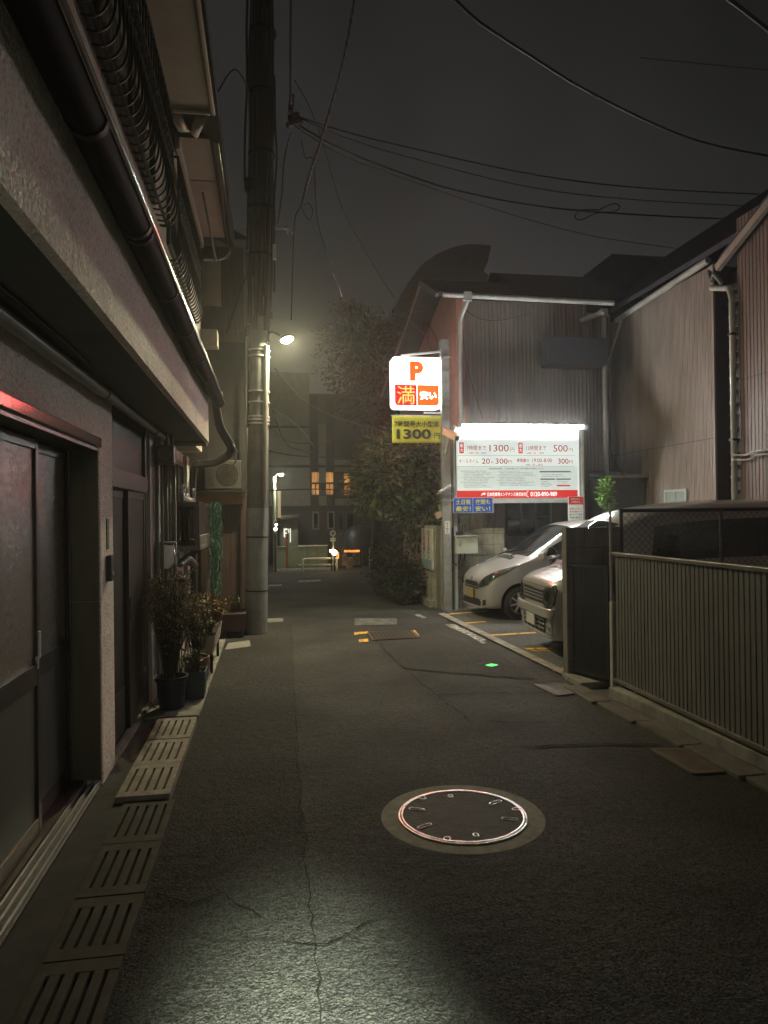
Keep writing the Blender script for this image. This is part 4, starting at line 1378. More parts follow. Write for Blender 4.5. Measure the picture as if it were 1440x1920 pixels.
# tariff board
x0, x1 = Y_(850, 850, YB).x, Y_(1090, 850, YB).x
z0, z1 = Y_(970, 936, YB).z, Y_(970, 801, YB).z
t = thing('tariff_board', 'large white parking tariff board lit by a tube along its top', 'sign board', ((x0 + x1) / 2, YB, z0))
B(x0 + .02, x1 - .02, YB + .01, YB + .11, z0, z1).build('case', m_steelw, t, bevel=.004)
B(x0 + .02, x1 - .05, YB - .006, YB + .008, z0 + .02, z1 - .005).build('panel', e_board, t)
mb = MB()
mb.box(x0 - .01, x0 + .018, YB - .05, YB + .11, z0 - .02, z1 + .03).box(x1 - .016, x1 + .03, YB - .05, YB + .11, z0 - .02, z1 + .03)
mb.box(x0 + .018, x1 - .016, YB - .04, YB + .11, z0 - .07, z0 - .002)
mb.box(x0 + .02, x1 - .05, YB - .02, YB - .007, z0 + .005, z0 + .02)
mb.build('frame', m_steelw, t, bevel=.004)
B(x1 - .02, x1 + .06, YB + .0, YB + .08, -.02, z0 - .02).build('leg', m_galv, t, bevel=.006)
zt = z1 - .03
MB().tube([(x0 + .06, YB - .44, zt + .0), (x1 - .16, YB - .44, zt + .0)], .008, 12).build('tube_lamp', e_tube, t, smooth='auto')
mb = MB()
for f in (.0, .33, .66, 1): mb.beam((x0 + .05 + (x1 - x0 - .1) * f, YB - .01, zt), (x0 + .05 + (x1 - x0 - .1) * f, YB - .45, zt + .0), .012, .008)
mb.box(x0 + .04, x1 - .04, YB - .422, YB - .418, zt - .06, zt - .0025)  # two plates added to screen panel and house front from the tube
mb.box(x0 + .04, x1 - .04, YB - .422, YB - .418, zt + .001, zt + .035)
mb.build('bracket_and_shield', m_meter, t)
yt = YB - .0085
wB, hB = x1 - x0, z1 - z0


def bp(u_, v_): return (x0 + wB * u_, yt, z0 + hB * v_)


def brd(s, m_, u0, u1, v0, v1, bold=0):
    text('lettering', s, m_, t, bp((u0 + u1) / 2, (v0 + v1) / 2), UX, UZ, w=wB * (u1 - u0), h=hB * (v1 - v0), bold=bold)


def bar(nm, m_, u0, u1, v0, v1, d=.003):
    B(x0 + wB * u0, x0 + wB * u1, YB - .006 - d, YB - .005, z0 + hB * v0, z0 + hB * v1).build(nm, m_, t)


bar('footer_band', e_redprint, .015, .965, .015, .125, .0015)
bar('terms_sheet', e_sheet, .015, .965, .128, .455, .001)
bar('divider', m_greytxt, .03, .945, .604, .608, .0015)
bar('divider', m_greytxt, .03, .945, .457, .461, .0015)
brd('日本駐車場メンテナンス株式会社', e_whitetxt, .255, .555, .042, .097, .014)
brd('0120-890-989', e_whitetxt, .59, .80, .038, .100, .02)
mb = MB()  # little bird mark and telephone handset
cu = bp(.225, .068)
for q, r, L in ((0, .016, .05), (.03, .014, .03)):
    mb.tube(spline([(cu[0] - L, yt - .001, cu[2] - .01 + q), (cu[0] - .01, yt - .001, cu[2] + q * .6), (cu[0] + .03, yt - .001, cu[2] + .022), (cu[0] + .012, yt - .001, cu[2] - .005)], 4), .005, 5)
cu = bp(.567, .068)
mb.tube(spline([(cu[0] + .015, yt - .001, cu[2] + .055), (cu[0] - .012, yt - .001, cu[2] + .035), (cu[0] - .012, yt - .001, cu[2] - .03), (cu[0] + .015, yt - .001, cu[2] - .05)], 4), .005, 5)
mb.build('emblem', e_whitetxt, t)
brd('小型車', e_paley, .085, .20, .83, .885, .006)
brd('駐車場  ー  分  入庫  ー  す', e_paley, .37, .82, .825, .885, .006)
for u_ in (.045, .50):
    bar('tag', e_redprint, u_, u_ + .034, .635, .785, .002)
    text('lettering', '最\n大', e_whitetxt, t, bp(u_ + .017, .71), UX, UZ, w=wB * .022, h=hB * .115, bold=.01)
brd('7時間まで', m_redtxt2, .10, .25, .675, .745, .006)
brd('※繰り返し適用', m_redtxt2, .115, .25, .625, .655)
brd('1300', m_redtxt2, .275, .425, .66, .755, .006)
brd('円', m_redtxt2, .435, .468, .655, .715)
brd('12時間まで', m_redtxt2, .56, .72, .675, .745, .006)
brd('※繰り返し適用', m_redtxt2, .565, .70, .625, .655)
brd('500', m_redtxt2, .775, .89, .66, .755, .006)
brd('円', m_redtxt2, .898, .93, .655, .715)
brd('オールタイム', m_redtxt2, .04, .19, .50, .56, .006)
brd('20', m_redtxt2, .215, .278, .49, .565, .01)
brd('分', m_redtxt2, .283, .308, .49, .535, .006)
brd('300', m_redtxt2, .32, .415, .49, .565, .01)
brd('円', m_redtxt2, .42, .45, .49, .54, .004)
brd('夜間最大', m_redtxt2, .485, .585, .51, .567, .01)
brd('19:00-8:00', m_redtxt2, .605, .765, .51, .567, .006)
brd('※繰り返し適用', m_redtxt2, .555, .69, .466, .496)
brd('300', m_redtxt2, .81, .895, .49, .565, .01)
brd('円', m_redtxt2, .90, .93, .49, .54, .004)
brd('駐車場利用規約  ご利用の際は必ず下記の規約をお読みください', m_blacktxt, .27, .70, .415, .435, .008)
rnd = random.Random(9)
kj = '駐車場内での事故盗難等について当社は一切責任を負いませんご利用時間料金精算不正駐車の場合は違約金を申し受けます管理者車両出庫'


def fine(u0, u1, v, ln, m_=m_greytxt):
    s = ''.join(rnd.choice(kj) for _ in range(ln))
    brd(s, m_, u0, u0 + (u1 - u0) * rnd.uniform(.55, 1), v, v + .011)


for k in range(11): fine(.05 if k in (0, 4, 7) else .075, .31, .385 - k * .022, 26)
for k in range(10): fine(.335 if k in (0, 3, 6) else .35, .64, .385 - k * .022, 32)
bar('heading_bar', m_greytxt, .665, .91, .372, .388, .002)
for k in range(2): fine(.68, .91, .335 - k * .025, 22)
bar('heading_bar', m_greytxt, .67, .785, .268, .284, .002)
bar('heading_bar', m_greytxt, .795, .91, .268, .284, .002)
for k in range(4): fine(.675, .77, .236 - k * .022, 10)
fine(.80, .90, .236, 9)
fine(.84, .91, .214, 6)
bar('phone_bar', e_redprint, .80, .905, .175, .195, .002)

# blue board
x0, x1 = Y_(849, 950, YB - .06).x, Y_(925, 950, YB - .06).x
z0, z1 = Y_(887, 962, YB - .06).z, Y_(887, 933, YB - .06).z
t = thing('price_board', 'blue board with yellow lettering under the left end of the tariff board', 'sign', ((x0 + x1) / 2, YB - .06, z0))
B(x0, x1, YB - .075, YB - .055, z0, z1).build('frame', m_steelw, t, bevel=.003)
xm = (x0 + x1) / 2 - .01
MB().box(x0 + .012, xm - .006, YB - .078, YB - .074, z0 + .014, z1 - .008).box(xm + .006, x1 - .022, YB - .078, YB - .074, z0 + .014, z1 - .008).build('panel', m_blue, t)
for s, m_, u_, v_, w_ in (('土日祝', m_yellowtxt, .25, .72, .33), ('最安！', m_yellowtxt, .25, .28, .33), ('夜間も', m_yellowtxt, .73, .72, .33), ('安い！', m_yellowtxt, .73, .28, .33)):
    text('lettering', s, m_, t, (x0 + (x1 - x0) * u_, YB - .0795, z0 + (z1 - z0) * v_), UX, UZ, w=(x1 - x0) * w_ * 1.1, h=.092, bold=.016)

# small red and white notice at the right end
x0, x1 = Y_(1065, 950, YB - .06).x, Y_(1093, 950, YB - .06).x
z0, z1 = Y_(1080, 976, YB - .06).z, Y_(1080, 931, YB - .06).z
t = thing('notice', 'small red and white notice under the right end of the tariff board', 'notice', ((x0 + x1) / 2, YB - .06, z0))
B(x0, x1, YB - .07, YB - .055, z0, z1).build('panel', m_whitep, t)
B(x0 + .012, x1 - .001, YB - .0725, YB - .069, z0 + (z1 - z0) * .66, z1 - .004).build('red_panel', m_red, t)
for i, (s, m_) in enumerate((('お客さまへ', m_whitep), ('ご利用中は', m_whitep), ('承っております', m_whitep), ('監視カメラにて', m_redtxt), ('場内録画中です', m_redtxt), ('乗り降り注意', m_greentxt), ('車種 確認中', m_greentxt))):
    text('lettering', s, m_, t, ((x0 + x1) / 2, YB - .0745, z1 - .045 - i * .053 - (.02 if i > 2 else 0)), UX, UZ, w=(x1 - x0) * (.82 if i not in (0, 1) else .6), h=.034, bold=.01)

# security camera on the post, box, meter
t = thing('security_camera', 'beige security camera tilted down at the left end of the tariff board', 'camera', Y_(845, 815, YB - .14))
a, b = Y_(834, 809, YB - .16), Y_(857, 822, YB - .42)
MB().beam(a, b, .11, .11).build('housing', m_cream, t, bevel=.015)
MB().beam(a + Vector((0, 0, .062)), b + (b - a) * .12 + Vector((0, 0, .062)), .13, .012).build('hood', m_cream, t)
MB().tube([b, b + (b - a) * .05], .035, 14).build('lens', m_black, t)
MB().tube(spline([a.lerp(b, .4), Y_(838, 836, YB - .12), (3.12, YB - .07, 2.78)], 4), .02, 8).build('arm', m_steelw, t, smooth=True)

t = thing('distribution_box', 'beige steel cabinet with chrome latch on the block wall', 'electrical box', (3.5, YB, 1.0))
c0, c1 = Y_(852, 1038, YB), Y_(892, 1005, YB)
B(c0.x, c1.x, YB - .12, YB + .1, c0.z, c1.z).build('case', m_steelbox, t, bevel=.008)
B(c0.x - .01, c1.x + .01, YB - .14, YB + .1, c1.z, c1.z + .015).build('lid', m_steelw, t)
B(c0.x + .055, c0.x + .085, YB - .135, YB - .12, c0.z + .14, c0.z + .24).build('latch', m_chrome, t, bevel=.004)
t = thing('electric_meter', 'small dark grey electric meter with looped cables above the beige cabinet', 'meter', (3.47, YB, 1.5))
c0, c1 = Y_(862, 983, YB), Y_(877, 966, YB)
B(c0.x, c1.x, YB - .03, YB + .1, c0.z, c1.z - .05).build('case', m_meter, t, bevel=.012)
B(c0.x + .01, c1.x + .01, YB - .04, YB + .1, c1.z - .05, c1.z).build('window', m_pipe, t, bevel=.008)
mb = MB()
mb.tube(spline([(c0.x + .05, YB, c0.z), (c0.x + .05, YB - .02, c0.z - .10), (c0.x - .02, YB - .03, c0.z - .17), (c0.x - .10, YB, c0.z - .12)], 5), .014, 8)
mb.tube(spline([(c0.x + .09, YB, c0.z), (c0.x + .09, YB - .02, c0.z - .12), (c0.x + .0, YB - .03, c0.z - .20), (c0.x - .10, YB, c0.z - .17)], 5), .014, 8)
mb.tube(spline([(3.47, YB, 1.0), (3.46, YB, .9), (3.40, YB, .8), (3.34, YB, .72)], 5), .014, 8)
mb.tube(spline([(3.40, YB, 1.0), (3.38, YB, .88), (3.34, YB, .82)], 5), .014, 8)
mb.build('cable_loop', m_cable, t, smooth=True)
tag(B(3.33, 3.62, 12.452, 12.468, 1.22, 1.80).build('meter_board', m_block), 'pale mounting board behind the electric meter', 'board')
z_ = Y_(837, 985, YB)
t = thing('sticker', 'red and white vertical sticker on the square steel post', 'sticker', (z_.x, YB - .081, z_.z - .1))
B(xa + .03, xb - .03, YB - .084, YB - .080, 1.36, 1.58).build('label', m_whitep, t)
text('lettering', 'ポ\nイ\n捨\nて', m_redtxt, t, ((xa + xb) / 2, YB - .0855, 1.47), UX, UZ, w=.05, h=.19, bold=.02)
p = Y_(823, 966, YB)
tag(MB().beam(p + Vector((-.06, 0, -.02)), p + Vector((.05, 0, .03)), .012, .11).build('paper_slip', M('pink_paper', (.45, .30, .25), .8)), 'crooked pinkish paper slip beside the square steel post', 'paper')
p = Y_(825, 951, YB)
tag(MB().beam(p + Vector((-.03, 0, -.01)), p + Vector((.03, 0, .0)), .012, .10).build('paper_slip', M('green_paper', (.12, .20, .12), .8)), 'small dull green tag beside the square steel post', 'paper')
p = Y_(834, 917, YB - .1)
mb = MB()
mb.beam(p + Vector((-.12, -.05, -.06)), p + Vector((.11, -.02, .06)), .05, .05).beam(p + Vector((-.12, -.05, -.06)), p + Vector((-.16, -.05, -.10)), .02, .02)
tag(mb.build('cloth_wrap', m_steelw, bevel=.015), 'white rag tied round the square steel post', 'rag')

# ================================================================== BLOCK WALLS


def blockwall(axis, val, face, a0, a1, z0, z1, th=.12, bw=.40, bh=.195, seed=0):
    """courses of real concrete blocks with raked joints"""
    bl, mo = MB(), MB()
    rnd = random.Random(seed)
    j = 0
    z = z0
    while z < z1 - .02:
        zt = min(z + bh, z1)
        a = a0 - (bw / 2 if j % 2 == 1 else 0)
        while a < a1:
            s_, e_ = max(a, a0), min(a + bw, a1)
            d = rnd.uniform(0, .002)
            if e_ - s_ > .03:
                g = .005
                if axis == 0: bl.box(val + face * (-th / 2), val + face * (th / 2 + d), s_ + g, e_ - g, z + g, zt - g)
                else: bl.box(s_ + g, e_ - g, val + face * (-th / 2), val + face * (th / 2 + d), z + g, zt - g)
            a += bw
        z += bh
        j += 1
    q = th / 2 - .006
    if axis == 0: mo.box(val - q, val + q, a0, a1, z0, z1)
    else: mo.box(a0, a1, val - q, val + q, z0, z1)
    return bl, mo


t = thing('block_wall', 'tan concrete block wall behind the tariff board with a return along the lane', 'block wall', (3.6, 12.55, 0))
bl, mo = blockwall(1, 12.53, -1, 3.05, 4.26, -.02, 1.45, seed=1)
b2, m2 = blockwall(0, 3.06, -1, 12.60, 13.55, -.02, 1.50, seed=2)
for a, b in ((bl, b2), (mo, m2)): a.add(b.v, b.f)
bl.build('blocks', m_block, t, bevel=.004)
mo.build('mortar', m_mortar, t)
B(2.90, 2.99, 12.75, 13.6, -.02, .12).build('footing', m_conc, t)

# notice boards on the lane side of that wall
t = thing('wall_poster', 'white board with red and black vertical lettering on the block wall', 'poster', (2.98, 13.2, .7))
B(2.965, 2.992, 12.74, 13.66, .68, 1.44).build('board', M('cream_board', (.50, .49, .42), .6, dirt=.2), t)
B(2.960, 2.966, 12.80, 13.60, .70, .86).build('blue_strip', M('blue_grey', (.20, .25, .28), .6), t)
for (yc, s, m_, zc, hh) in ((13.42, '駐車場', m_redtxt, 1.25, .34), (13.02, '空あり', m_redtxt, 1.25, .34), (13.42, '電話は', m_blacktxt, .98, .2), (13.02, '管理へ', m_blacktxt, .98, .2)):
    text('lettering', '\n'.join(s), m_, t, (2.9585, yc, zc), (0, -1, 0), UZ, w=.17, h=hh, bold=.03)

# ================================================================== GABLED HOUSE BEHIND THE BOARD
A = thing('gabled_house', 'gabled house with salmon side wall and brown ribbed front behind the board', 'house', (5, 14, 0))
ya = 13.2
MB().box(3.7, 6.27, ya + .03, 19.2, 0, 5.85).build('wall', m_sidingback, A)
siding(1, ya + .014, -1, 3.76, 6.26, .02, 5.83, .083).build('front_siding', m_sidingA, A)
sz = [(ya - .0, 5.86), (14.0, 6.3), (19.2, 4.9)]
MB().prism([(ya + .02, 0), (19.2, 0), (19.2, 4.9), (14.2, 6.28), (ya + .02, 5.84)], 0, 3.60, 3.70).build('salmon_wall', m_salmon, A)
B(3.70, 3.755, ya - .012, ya + .03, .0, 5.84).build('corner_trim', m_salmon, A)
mb = MB()
mb.prism([(12.92, 5.80), (14.35, 6.48), (19.6, 5.02), (19.6, 5.10), (14.35, 6.58), (12.90, 5.88)], 0, 3.18, 6.6)
mb.build('roof', m_roof, A)
mb = MB()
mb.prism([(12.93, 5.77), (14.35, 6.45), (19.6, 4.98), (19.6, 5.06), (14.35, 6.53), (12.91, 5.84)], 0, 3.13, 3.178)
mb.build('verge_board', M('verge_paint', (.24, .15, .13), .6, dirt=.2), A)
MB().tube([(3.25, 12.85, 5.80), (6.65, 12.85, 5.76)], .05, 12).build('gutter', m_greygut, A, smooth='auto')
MB().tube(spline([(3.72, 12.86, 5.78), (3.72, 12.88, 5.68), (3.66, 13.08, 5.45), (3.655, 13.12, 5.3)], 5) + [Vector((3.65, 13.12, .1))], .043, 12).box(3.65, 3.8, 12.80, 12.92, 5.70, 5.86).build('downpipe', m_greygut, A, smooth='auto')
w = MB()
c0, c1 = Y_(950, 1002, ya), Y_(1030, 940, ya)
for a in range(4):
    x = c0.x + (c1.x - c0.x) * a / 3
    w.box(x - .02, x + .02, ya - .03, ya - .002, c0.z, c1.z + .4)
w.box(c0.x + .02, c1.x - .02, ya - .028, ya - .003, c0.z - .03, c0.z + .01).box(c0.x + .02, c1.x - .02, ya - .026, ya - .003, (c0.z + c1.z) / 2, (c0.z + c1.z) / 2 + .03)
w = w.build('window', m_wood, A)
B(c0.x, c1.x, ya - .012, ya - .002, c0.z, c1.z + .4).build('pane', m_winglass, w)
B(c1.x + .05, c1.x + .75, ya - .05, ya - .002, 1.5, 2.15).build('storm_shutter', M('shutter_brown', (.10, .06, .045), .6, dirt=.2), A)
c0, c1 = Y_(1025, 685, 12.9), Y_(1131, 638, 12.9)
MB().box(c0.x, c1.x, 12.75, 13.18, c0.z, c1.z).build('shutter_box', m_darkbox, A, bevel=.01)
cable('thin dark wire hanging down the ribbed front of the gabled house', [Y_(865, 600, 13.1), Y_(875, 680, 13.1), Y_(893, 745, 13.1), Y_(905, 785, 13.1)], .006)
cable('looped wire on the salmon wall above the lit sign', [Y_(790, 620, 12.9), Y_(800, 605, 12.9), Y_(820, 640, 12.9), Y_(815, 660, 12.6), Y_(803, 640, 12.9), Y_(806, 610, 12.9)], .006)
cable('pale service wire running down the salmon wall to the post', [Y_(770, 600, 13.3), Y_(790, 622, 13.0), Y_(812, 640, 12.7), Y_(828, 660, 12.4)], .008, m_cablepale)
cable('wire hanging under the front gutter of the gabled house', [Y_(868, 578, 13.0), Y_(900, 597, 13.0), Y_(940, 600, 13.0), Y_(1000, 585, 13.0)], .007)

# connecting wing between the two houses
A2 = thing('rear_wing', 'dark rear wing of ribbed cladding right of the tariff board', 'house', (6.7, 14.2, 0))
MB().box(6.28, 7.20, 14.0, 16.5, 0, 5.95).build('wall', m_sidingback, A2)
siding(1, 13.99, -1, 6.28, 7.16, .02, 5.9, .083).build('front_siding', m_siding, A2)
siding(0, 6.268, 1, 13.25, 13.98, .02, 5.75, .083).build('side_siding', m_siding, A2)
MB().prism([(13.4, 5.95), (16, 7.25), (19, 6.0), (19, 6.1), (16, 7.36), (13.35, 6.05)], 0, 5.2, 7.9).build('roof', m_roof, A2)
MB().prism([(7.0, 5.9), (8.0, 7.75), (9.3, 7.75), (9.3, 5.9)], 1, 15.5, 17).build('hip_roof', m_roof, A2)
p = Y_(1131, 590, 13.2)
MB().tube([(p.x, 13.2, p.z), (p.x + .04, 13.2, .2)], .045, 12).tube([Y_(1088, 602, 13.2), Y_(1131, 585, 13.0)], .05, 12).box(p.x - .07, p.x + .07, 13.12, 13.26, p.z - .05, p.z + .1).build('downpipe', m_greygut, A2, smooth='auto')

# ================================================================== LONG HOUSE ALONG THE CAR PARK
XB = 7.144
Bh = thing('ribbed_house', 'long house of pale brown ribbed cladding right of the car park', 'house', (XB, 12, 0))
MB().box(XB + .03, 11, 10.49, 14.0, 0, 5.72).build('wall', m_sidingback, Bh)
siding(0, XB + .013, -1, 10.50, 14.0, 2.9, 5.70, .073).build('upper_siding', m_siding, Bh)
siding(0, XB + .013, -1, 10.50, 14.0, .02, 2.89, .073).build('lower_siding', m_siding, Bh)
B(XB - .004, XB + .03, 10.46, 10.499, .02, 5.70).build('corner_trim', m_siding, Bh)
MB().tube([Vector((XB - .09, 10.45, 5.76)), Vector((XB - .09, 13.5, 5.62))], .055, 12).build('gutter', m_greygut, Bh, smooth='auto')
MB().tube([Vector((XB - .05, 13.4, 5.58)), Vector((XB - .03, 14.0, 4.9))], .03, 8).build('gutter_outlet', m_greygut, Bh, smooth='auto')
MB().prism([(XB - .14, 5.80), (9.2, 7.55), (11.2, 5.9), (11.2, 6.0), (9.2, 7.66), (XB - .14, 5.90)], 1, 8.6, 16.1).build('roof', m_roof, Bh)
w = MB()
w.box(XB - .03, XB + .02, 11.25, 11.30, 1.2, 2.10).box(XB - .03, XB + .02, 11.9, 11.95, 1.2, 2.10).box(XB - .03, XB + .02, 11.30, 11.9, 2.06, 2.10).box(XB - .03, XB + .02, 11.58, 11.62, 1.2, 2.06)
w = w.build('window', m_steelw, Bh)
B(XB - .012, XB - .002, 11.27, 11.93, 1.2, 2.08).build('pane', M('frosted_pane', (.30, .33, .31), .2), w)
t = thing('lean_to', 'low dark lean-to in the corner behind the steel post', 'shed', (6.75, 12.8, 0))
MB().box(6.3, 7.12, 12.62, 13.9, .004, 2.36).build('wall', m_darkwall, t)
MB().prism([(12.50, 2.36), (13.9, 2.50), (13.9, 2.56), (12.50, 2.41)], 0, 6.27, 7.13).build('roof', m_pipe, t)

# gap and the red-brown house
XC = 6.6
Ch = thing('red_brown_house', 'red brown ribbed house at the right edge of the picture', 'house', (XC, 8, 0))
MB().box(XC + .03, 11, 1.0, 9.12, 0, 5.6).build('wall', m_sidingback, Ch)
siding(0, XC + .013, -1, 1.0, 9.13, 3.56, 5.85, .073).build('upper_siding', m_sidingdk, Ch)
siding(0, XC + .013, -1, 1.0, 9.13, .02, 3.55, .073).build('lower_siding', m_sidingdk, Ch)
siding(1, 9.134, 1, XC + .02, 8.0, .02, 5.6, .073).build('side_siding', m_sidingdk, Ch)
v0, v1 = X_(1345, 503, XC - .12), X_(1470, 345, XC - .12)
MB().beam(v0, v1, .07, .10).build('verge_board', M('verge_pale', (.34, .28, .24), .6, dirt=.2), Ch)
dv = (v1 - v0)
MB().prism([(v0.y, v0.z + .04), (v1.y, v1.z + .04), (v1.y, v1.z + .16), (v0.y, v0.z + .16)], 0, XC - .10, 9.6).build('roof', m_roof, Ch)
# recessed dark stair between the two houses with louvres, and the drainpipe
t = thing('gap_screen', 'dark slatted screen closing the gap between the two ribbed houses', 'screen', (7.4, 9.8, 0))
mb = MB()
for k in range(26): mb.beam((7.42, 9.14, .3 + k * .2), (7.42, 10.45, .3 + k * .2), .02, .15, (.5, 0, .85))
mb.build('slats', m_darkwall, t)
MB().box(7.46, 7.52, 9.14, 10.48, 0, 5.6).build('back_panel', m_black, t)
t = thing('drainpipe', 'pale drainpipe with a bend at the top beside the dark gap', 'drainpipe', (6.5, 9.3, 0))
q0, q1, q2 = X_(1334, 540, 6.56), X_(1366, 541, 6.54), X_(1372, 560, 6.54)
MB().tube(spline([q0, q0.lerp(q1, .8), q1, q2], 4) + [Vector((6.54, q2.y, .1))], .04, 12).build('pipe', m_greygut, t, smooth=True)
for z in (1.2, 2.7, 4.2): B(6.49, 6.6, q2.y - .05, q2.y + .05, z, z + .03).build('clamp', m_blackiron, t)
hd = MB().tube(spline([X_(1330, 510, 6.9), X_(1334, 525, 6.8), X_(1340, 515, 6.8), X_(1352, 530, 6.7)], 4), .035, 8)
hd.build('rain_head', m_pipe, t, smooth=True)
cable('twin beige pipes clipped along the red brown wall, upper one', [X_(1374, 853, 6.5), X_(1400, 853, 6.55), X_(1420, 845, 6.55), X_(1450, 843, 6.55)], .014, m_greygut)
cable('twin beige pipes clipped along the red brown wall, lower one', [X_(1374, 862, 6.5), X_(1400, 862, 6.55), X_(1420, 853, 6.55), X_(1450, 851, 6.55)], .014, m_greygut)
cable('thin wire drooping across the dark wall above the lean-to', [Y_(1146, 850, 12.4), Y_(1160, 880, 12.4), Y_(1185, 905, 12.4), Y_(1220, 915, 12.3)], .005)

# weed on the corner
airy('wall_weed', 'bright green leafy weed lit beside the tariff board', (6.05, 12.0, .02), 2.35, .0, 1, m_leaflime, 80, 2, .05, .012, 'plant')
t = bpy.data.objects['wall_weed']
mb = MB()
crown_clumps(mb, (6.0, 12.0, 2.2), (.10, .10, .16), 12, 26, .08, .014, 81, cs=.09, shell=.2, droop=.0)
crown_clumps(mb, (6.04, 12.0, 1.92), (.08, .09, .26), 16, 22, .075, .013, 82, cs=.08, shell=.2, droop=.5)
crown_clumps(mb, (5.92, 11.98, 2.08), (.05, .05, .08), 4, 20, .08, .013, 83, cs=.07, shell=.2, droop=.2)
mb.build('crown', m_leaflime, t, fixn=False)

# ================================================================== WALL, GATE AND FENCES ON THE RIGHT
t = thing('block_wall', 'grey concrete block wall end at the near edge of the car park', 'block wall', (3.3, 7.0, 0))
bl, mo = blockwall(1, 6.99, -1, 3.03, 3.62, -.02, 1.55, bh=.195, seed=3)
b2, m2 = blockwall(1, 6.99, -1, 3.625, 7.1, -.02, .72, seed=4)
for a, b in ((bl, b2), (mo, m2)): a.add(b.v, b.f)
bl.build('blocks', M('grey_block', (.20, .19, .165), .9, var=.25, bump=.6, bscale=70, dirt=.4), t, bevel=.004)
mo.build('mortar', m_mortar, t)


def chainlink(label, x0, x1, y, z0, z1, post=1.2):
    t = thing('mesh_fence', label, 'fence', ((x0 + x1) / 2, y, z0))
    mb = MB()
    s_ = .075
    n = int((x1 - x0 + z1 - z0) / s_)
    for i in range(n):
        for sg in (1, -1):
            a0 = x0 - (z1 - z0) + i * s_ if sg > 0 else x0 + i * s_
            pa, pb = Vector((a0, y + .004 * sg, z0)), Vector((a0 + sg * (z1 - z0), y + .004 * sg, z1))
            d = pb - pa
            t0, t1 = 0, 1
            if d.x > 0: t0, t1 = max(0, (x0 - pa.x) / d.x), min(1, (x1 - pa.x) / d.x)
            else: t0, t1 = max(0, (x1 - pa.x) / d.x), min(1, (x0 - pa.x) / d.x)
            if t1 - t0 > .02: mb.tube([pa + d * t0, pa + d * t1], .0022, 4, cap=False)
    mb.build('mesh', m_mesh, t)
    mb = MB()
    x = x0 + .02
    while x < x1 + .01:
        mb.tube([(x, y, z0 - .02), (x, y, z1 + .02)], .02, 8); x += post
    mb.tube([(x0, y, z1), (x1, y, z1)], .02, 8)
    mb.build('posts', m_mesh, t, smooth='auto')


chainlink('dark chain link fence behind the louvred fence', 3.64, 7.1, 6.97, .73, 1.72, 1.15)

t = thing('yard_gate', 'narrow black ribbed gate between block wall and louvred fence', 'gate', (3.15, 6.6, 0))
ga, gb = Vector((3.07, 6.90, 0)), Vector((3.225, 6.40, 0))
gd = (gb - ga).normalized()
gn = Vector((gd.y, -gd.x, 0))
mb = MB()
for z, h in ((1.17, .03), (.10, .03)): mb.beam(ga + Vector((0, 0, z)), gb + Vector((0, 0, z)), .03, h)
for p in (ga + gd * .015, gb - gd * .015): mb.beam(p + Vector((0, 0, .08)), p + Vector((0, 0, 1.19)), .03, .03, gd)
mb.build('frame', m_gate, t)
mb = MB()
L = (gb - ga).length
k = .03
while k < L - .02:
    p = ga + gd * k
    mb.beam(p + Vector((0, 0, .11)), p + Vector((0, 0, 1.16)), .016, .018, gd)
    k += .022
mb.build('infill', m_gate, t)
t = thing('gate_post', 'thin grey steel pole standing on a short pale post at the gate', 'post', (3.24, 6.36, 0))
MB().beam((3.245, 6.36, -.02), (3.245, 6.36, .85), .055, .055, (0, 1, 0)).build('stub', M('stub_paint', (.40, .38, .33), .6, dirt=.4), t, bevel=.004)
MB().tube([(3.235, 6.37, .85), (3.232, 6.37, 1.79)], .013, 10).tube([(3.238, 6.37, .85), (3.238, 6.37, .93)], .017, 10).build('pole', m_greygut, t, smooth='auto')

t = thing('louvre_fence', 'long dull aluminium fence of upright louvres on the right', 'fence', (3.23, 4.5, 0))
fx, zt, zb = 3.23, 1.315, .115
mb = MB()
y = 6.24
while y > 1.2:
    mb.beam((fx, y, zb + .02), (fx, y, zt - .02), .0425, .012, (1, 0, 0))
    y -= .0575
mb.build('louvres', m_louvre, t)
MB().box(fx - .03, fx + .03, 1.1, 6.30, zt - .02, zt + .012).box(fx - .028, fx + .028, 1.1, 6.30, zb - .01, zb + .022).build('rails', M('louvre_rail', (.19, .17, .15), .4, metal=.4, dirt=.2), t, bevel=.004)
mb = MB()
for y in (6.27, 4.3, 2.3): B(fx + .03, fx + .07, y - .02, y + .02, -.02, zt - .02).build('fence_post', m_louvre, t)
for y in (5.9, 3.9): B(fx - .02, fx + .0, y - .015, y + .015, -.02, zb - .01).build('foot', m_louvre, t)

# ================================================================== CARS


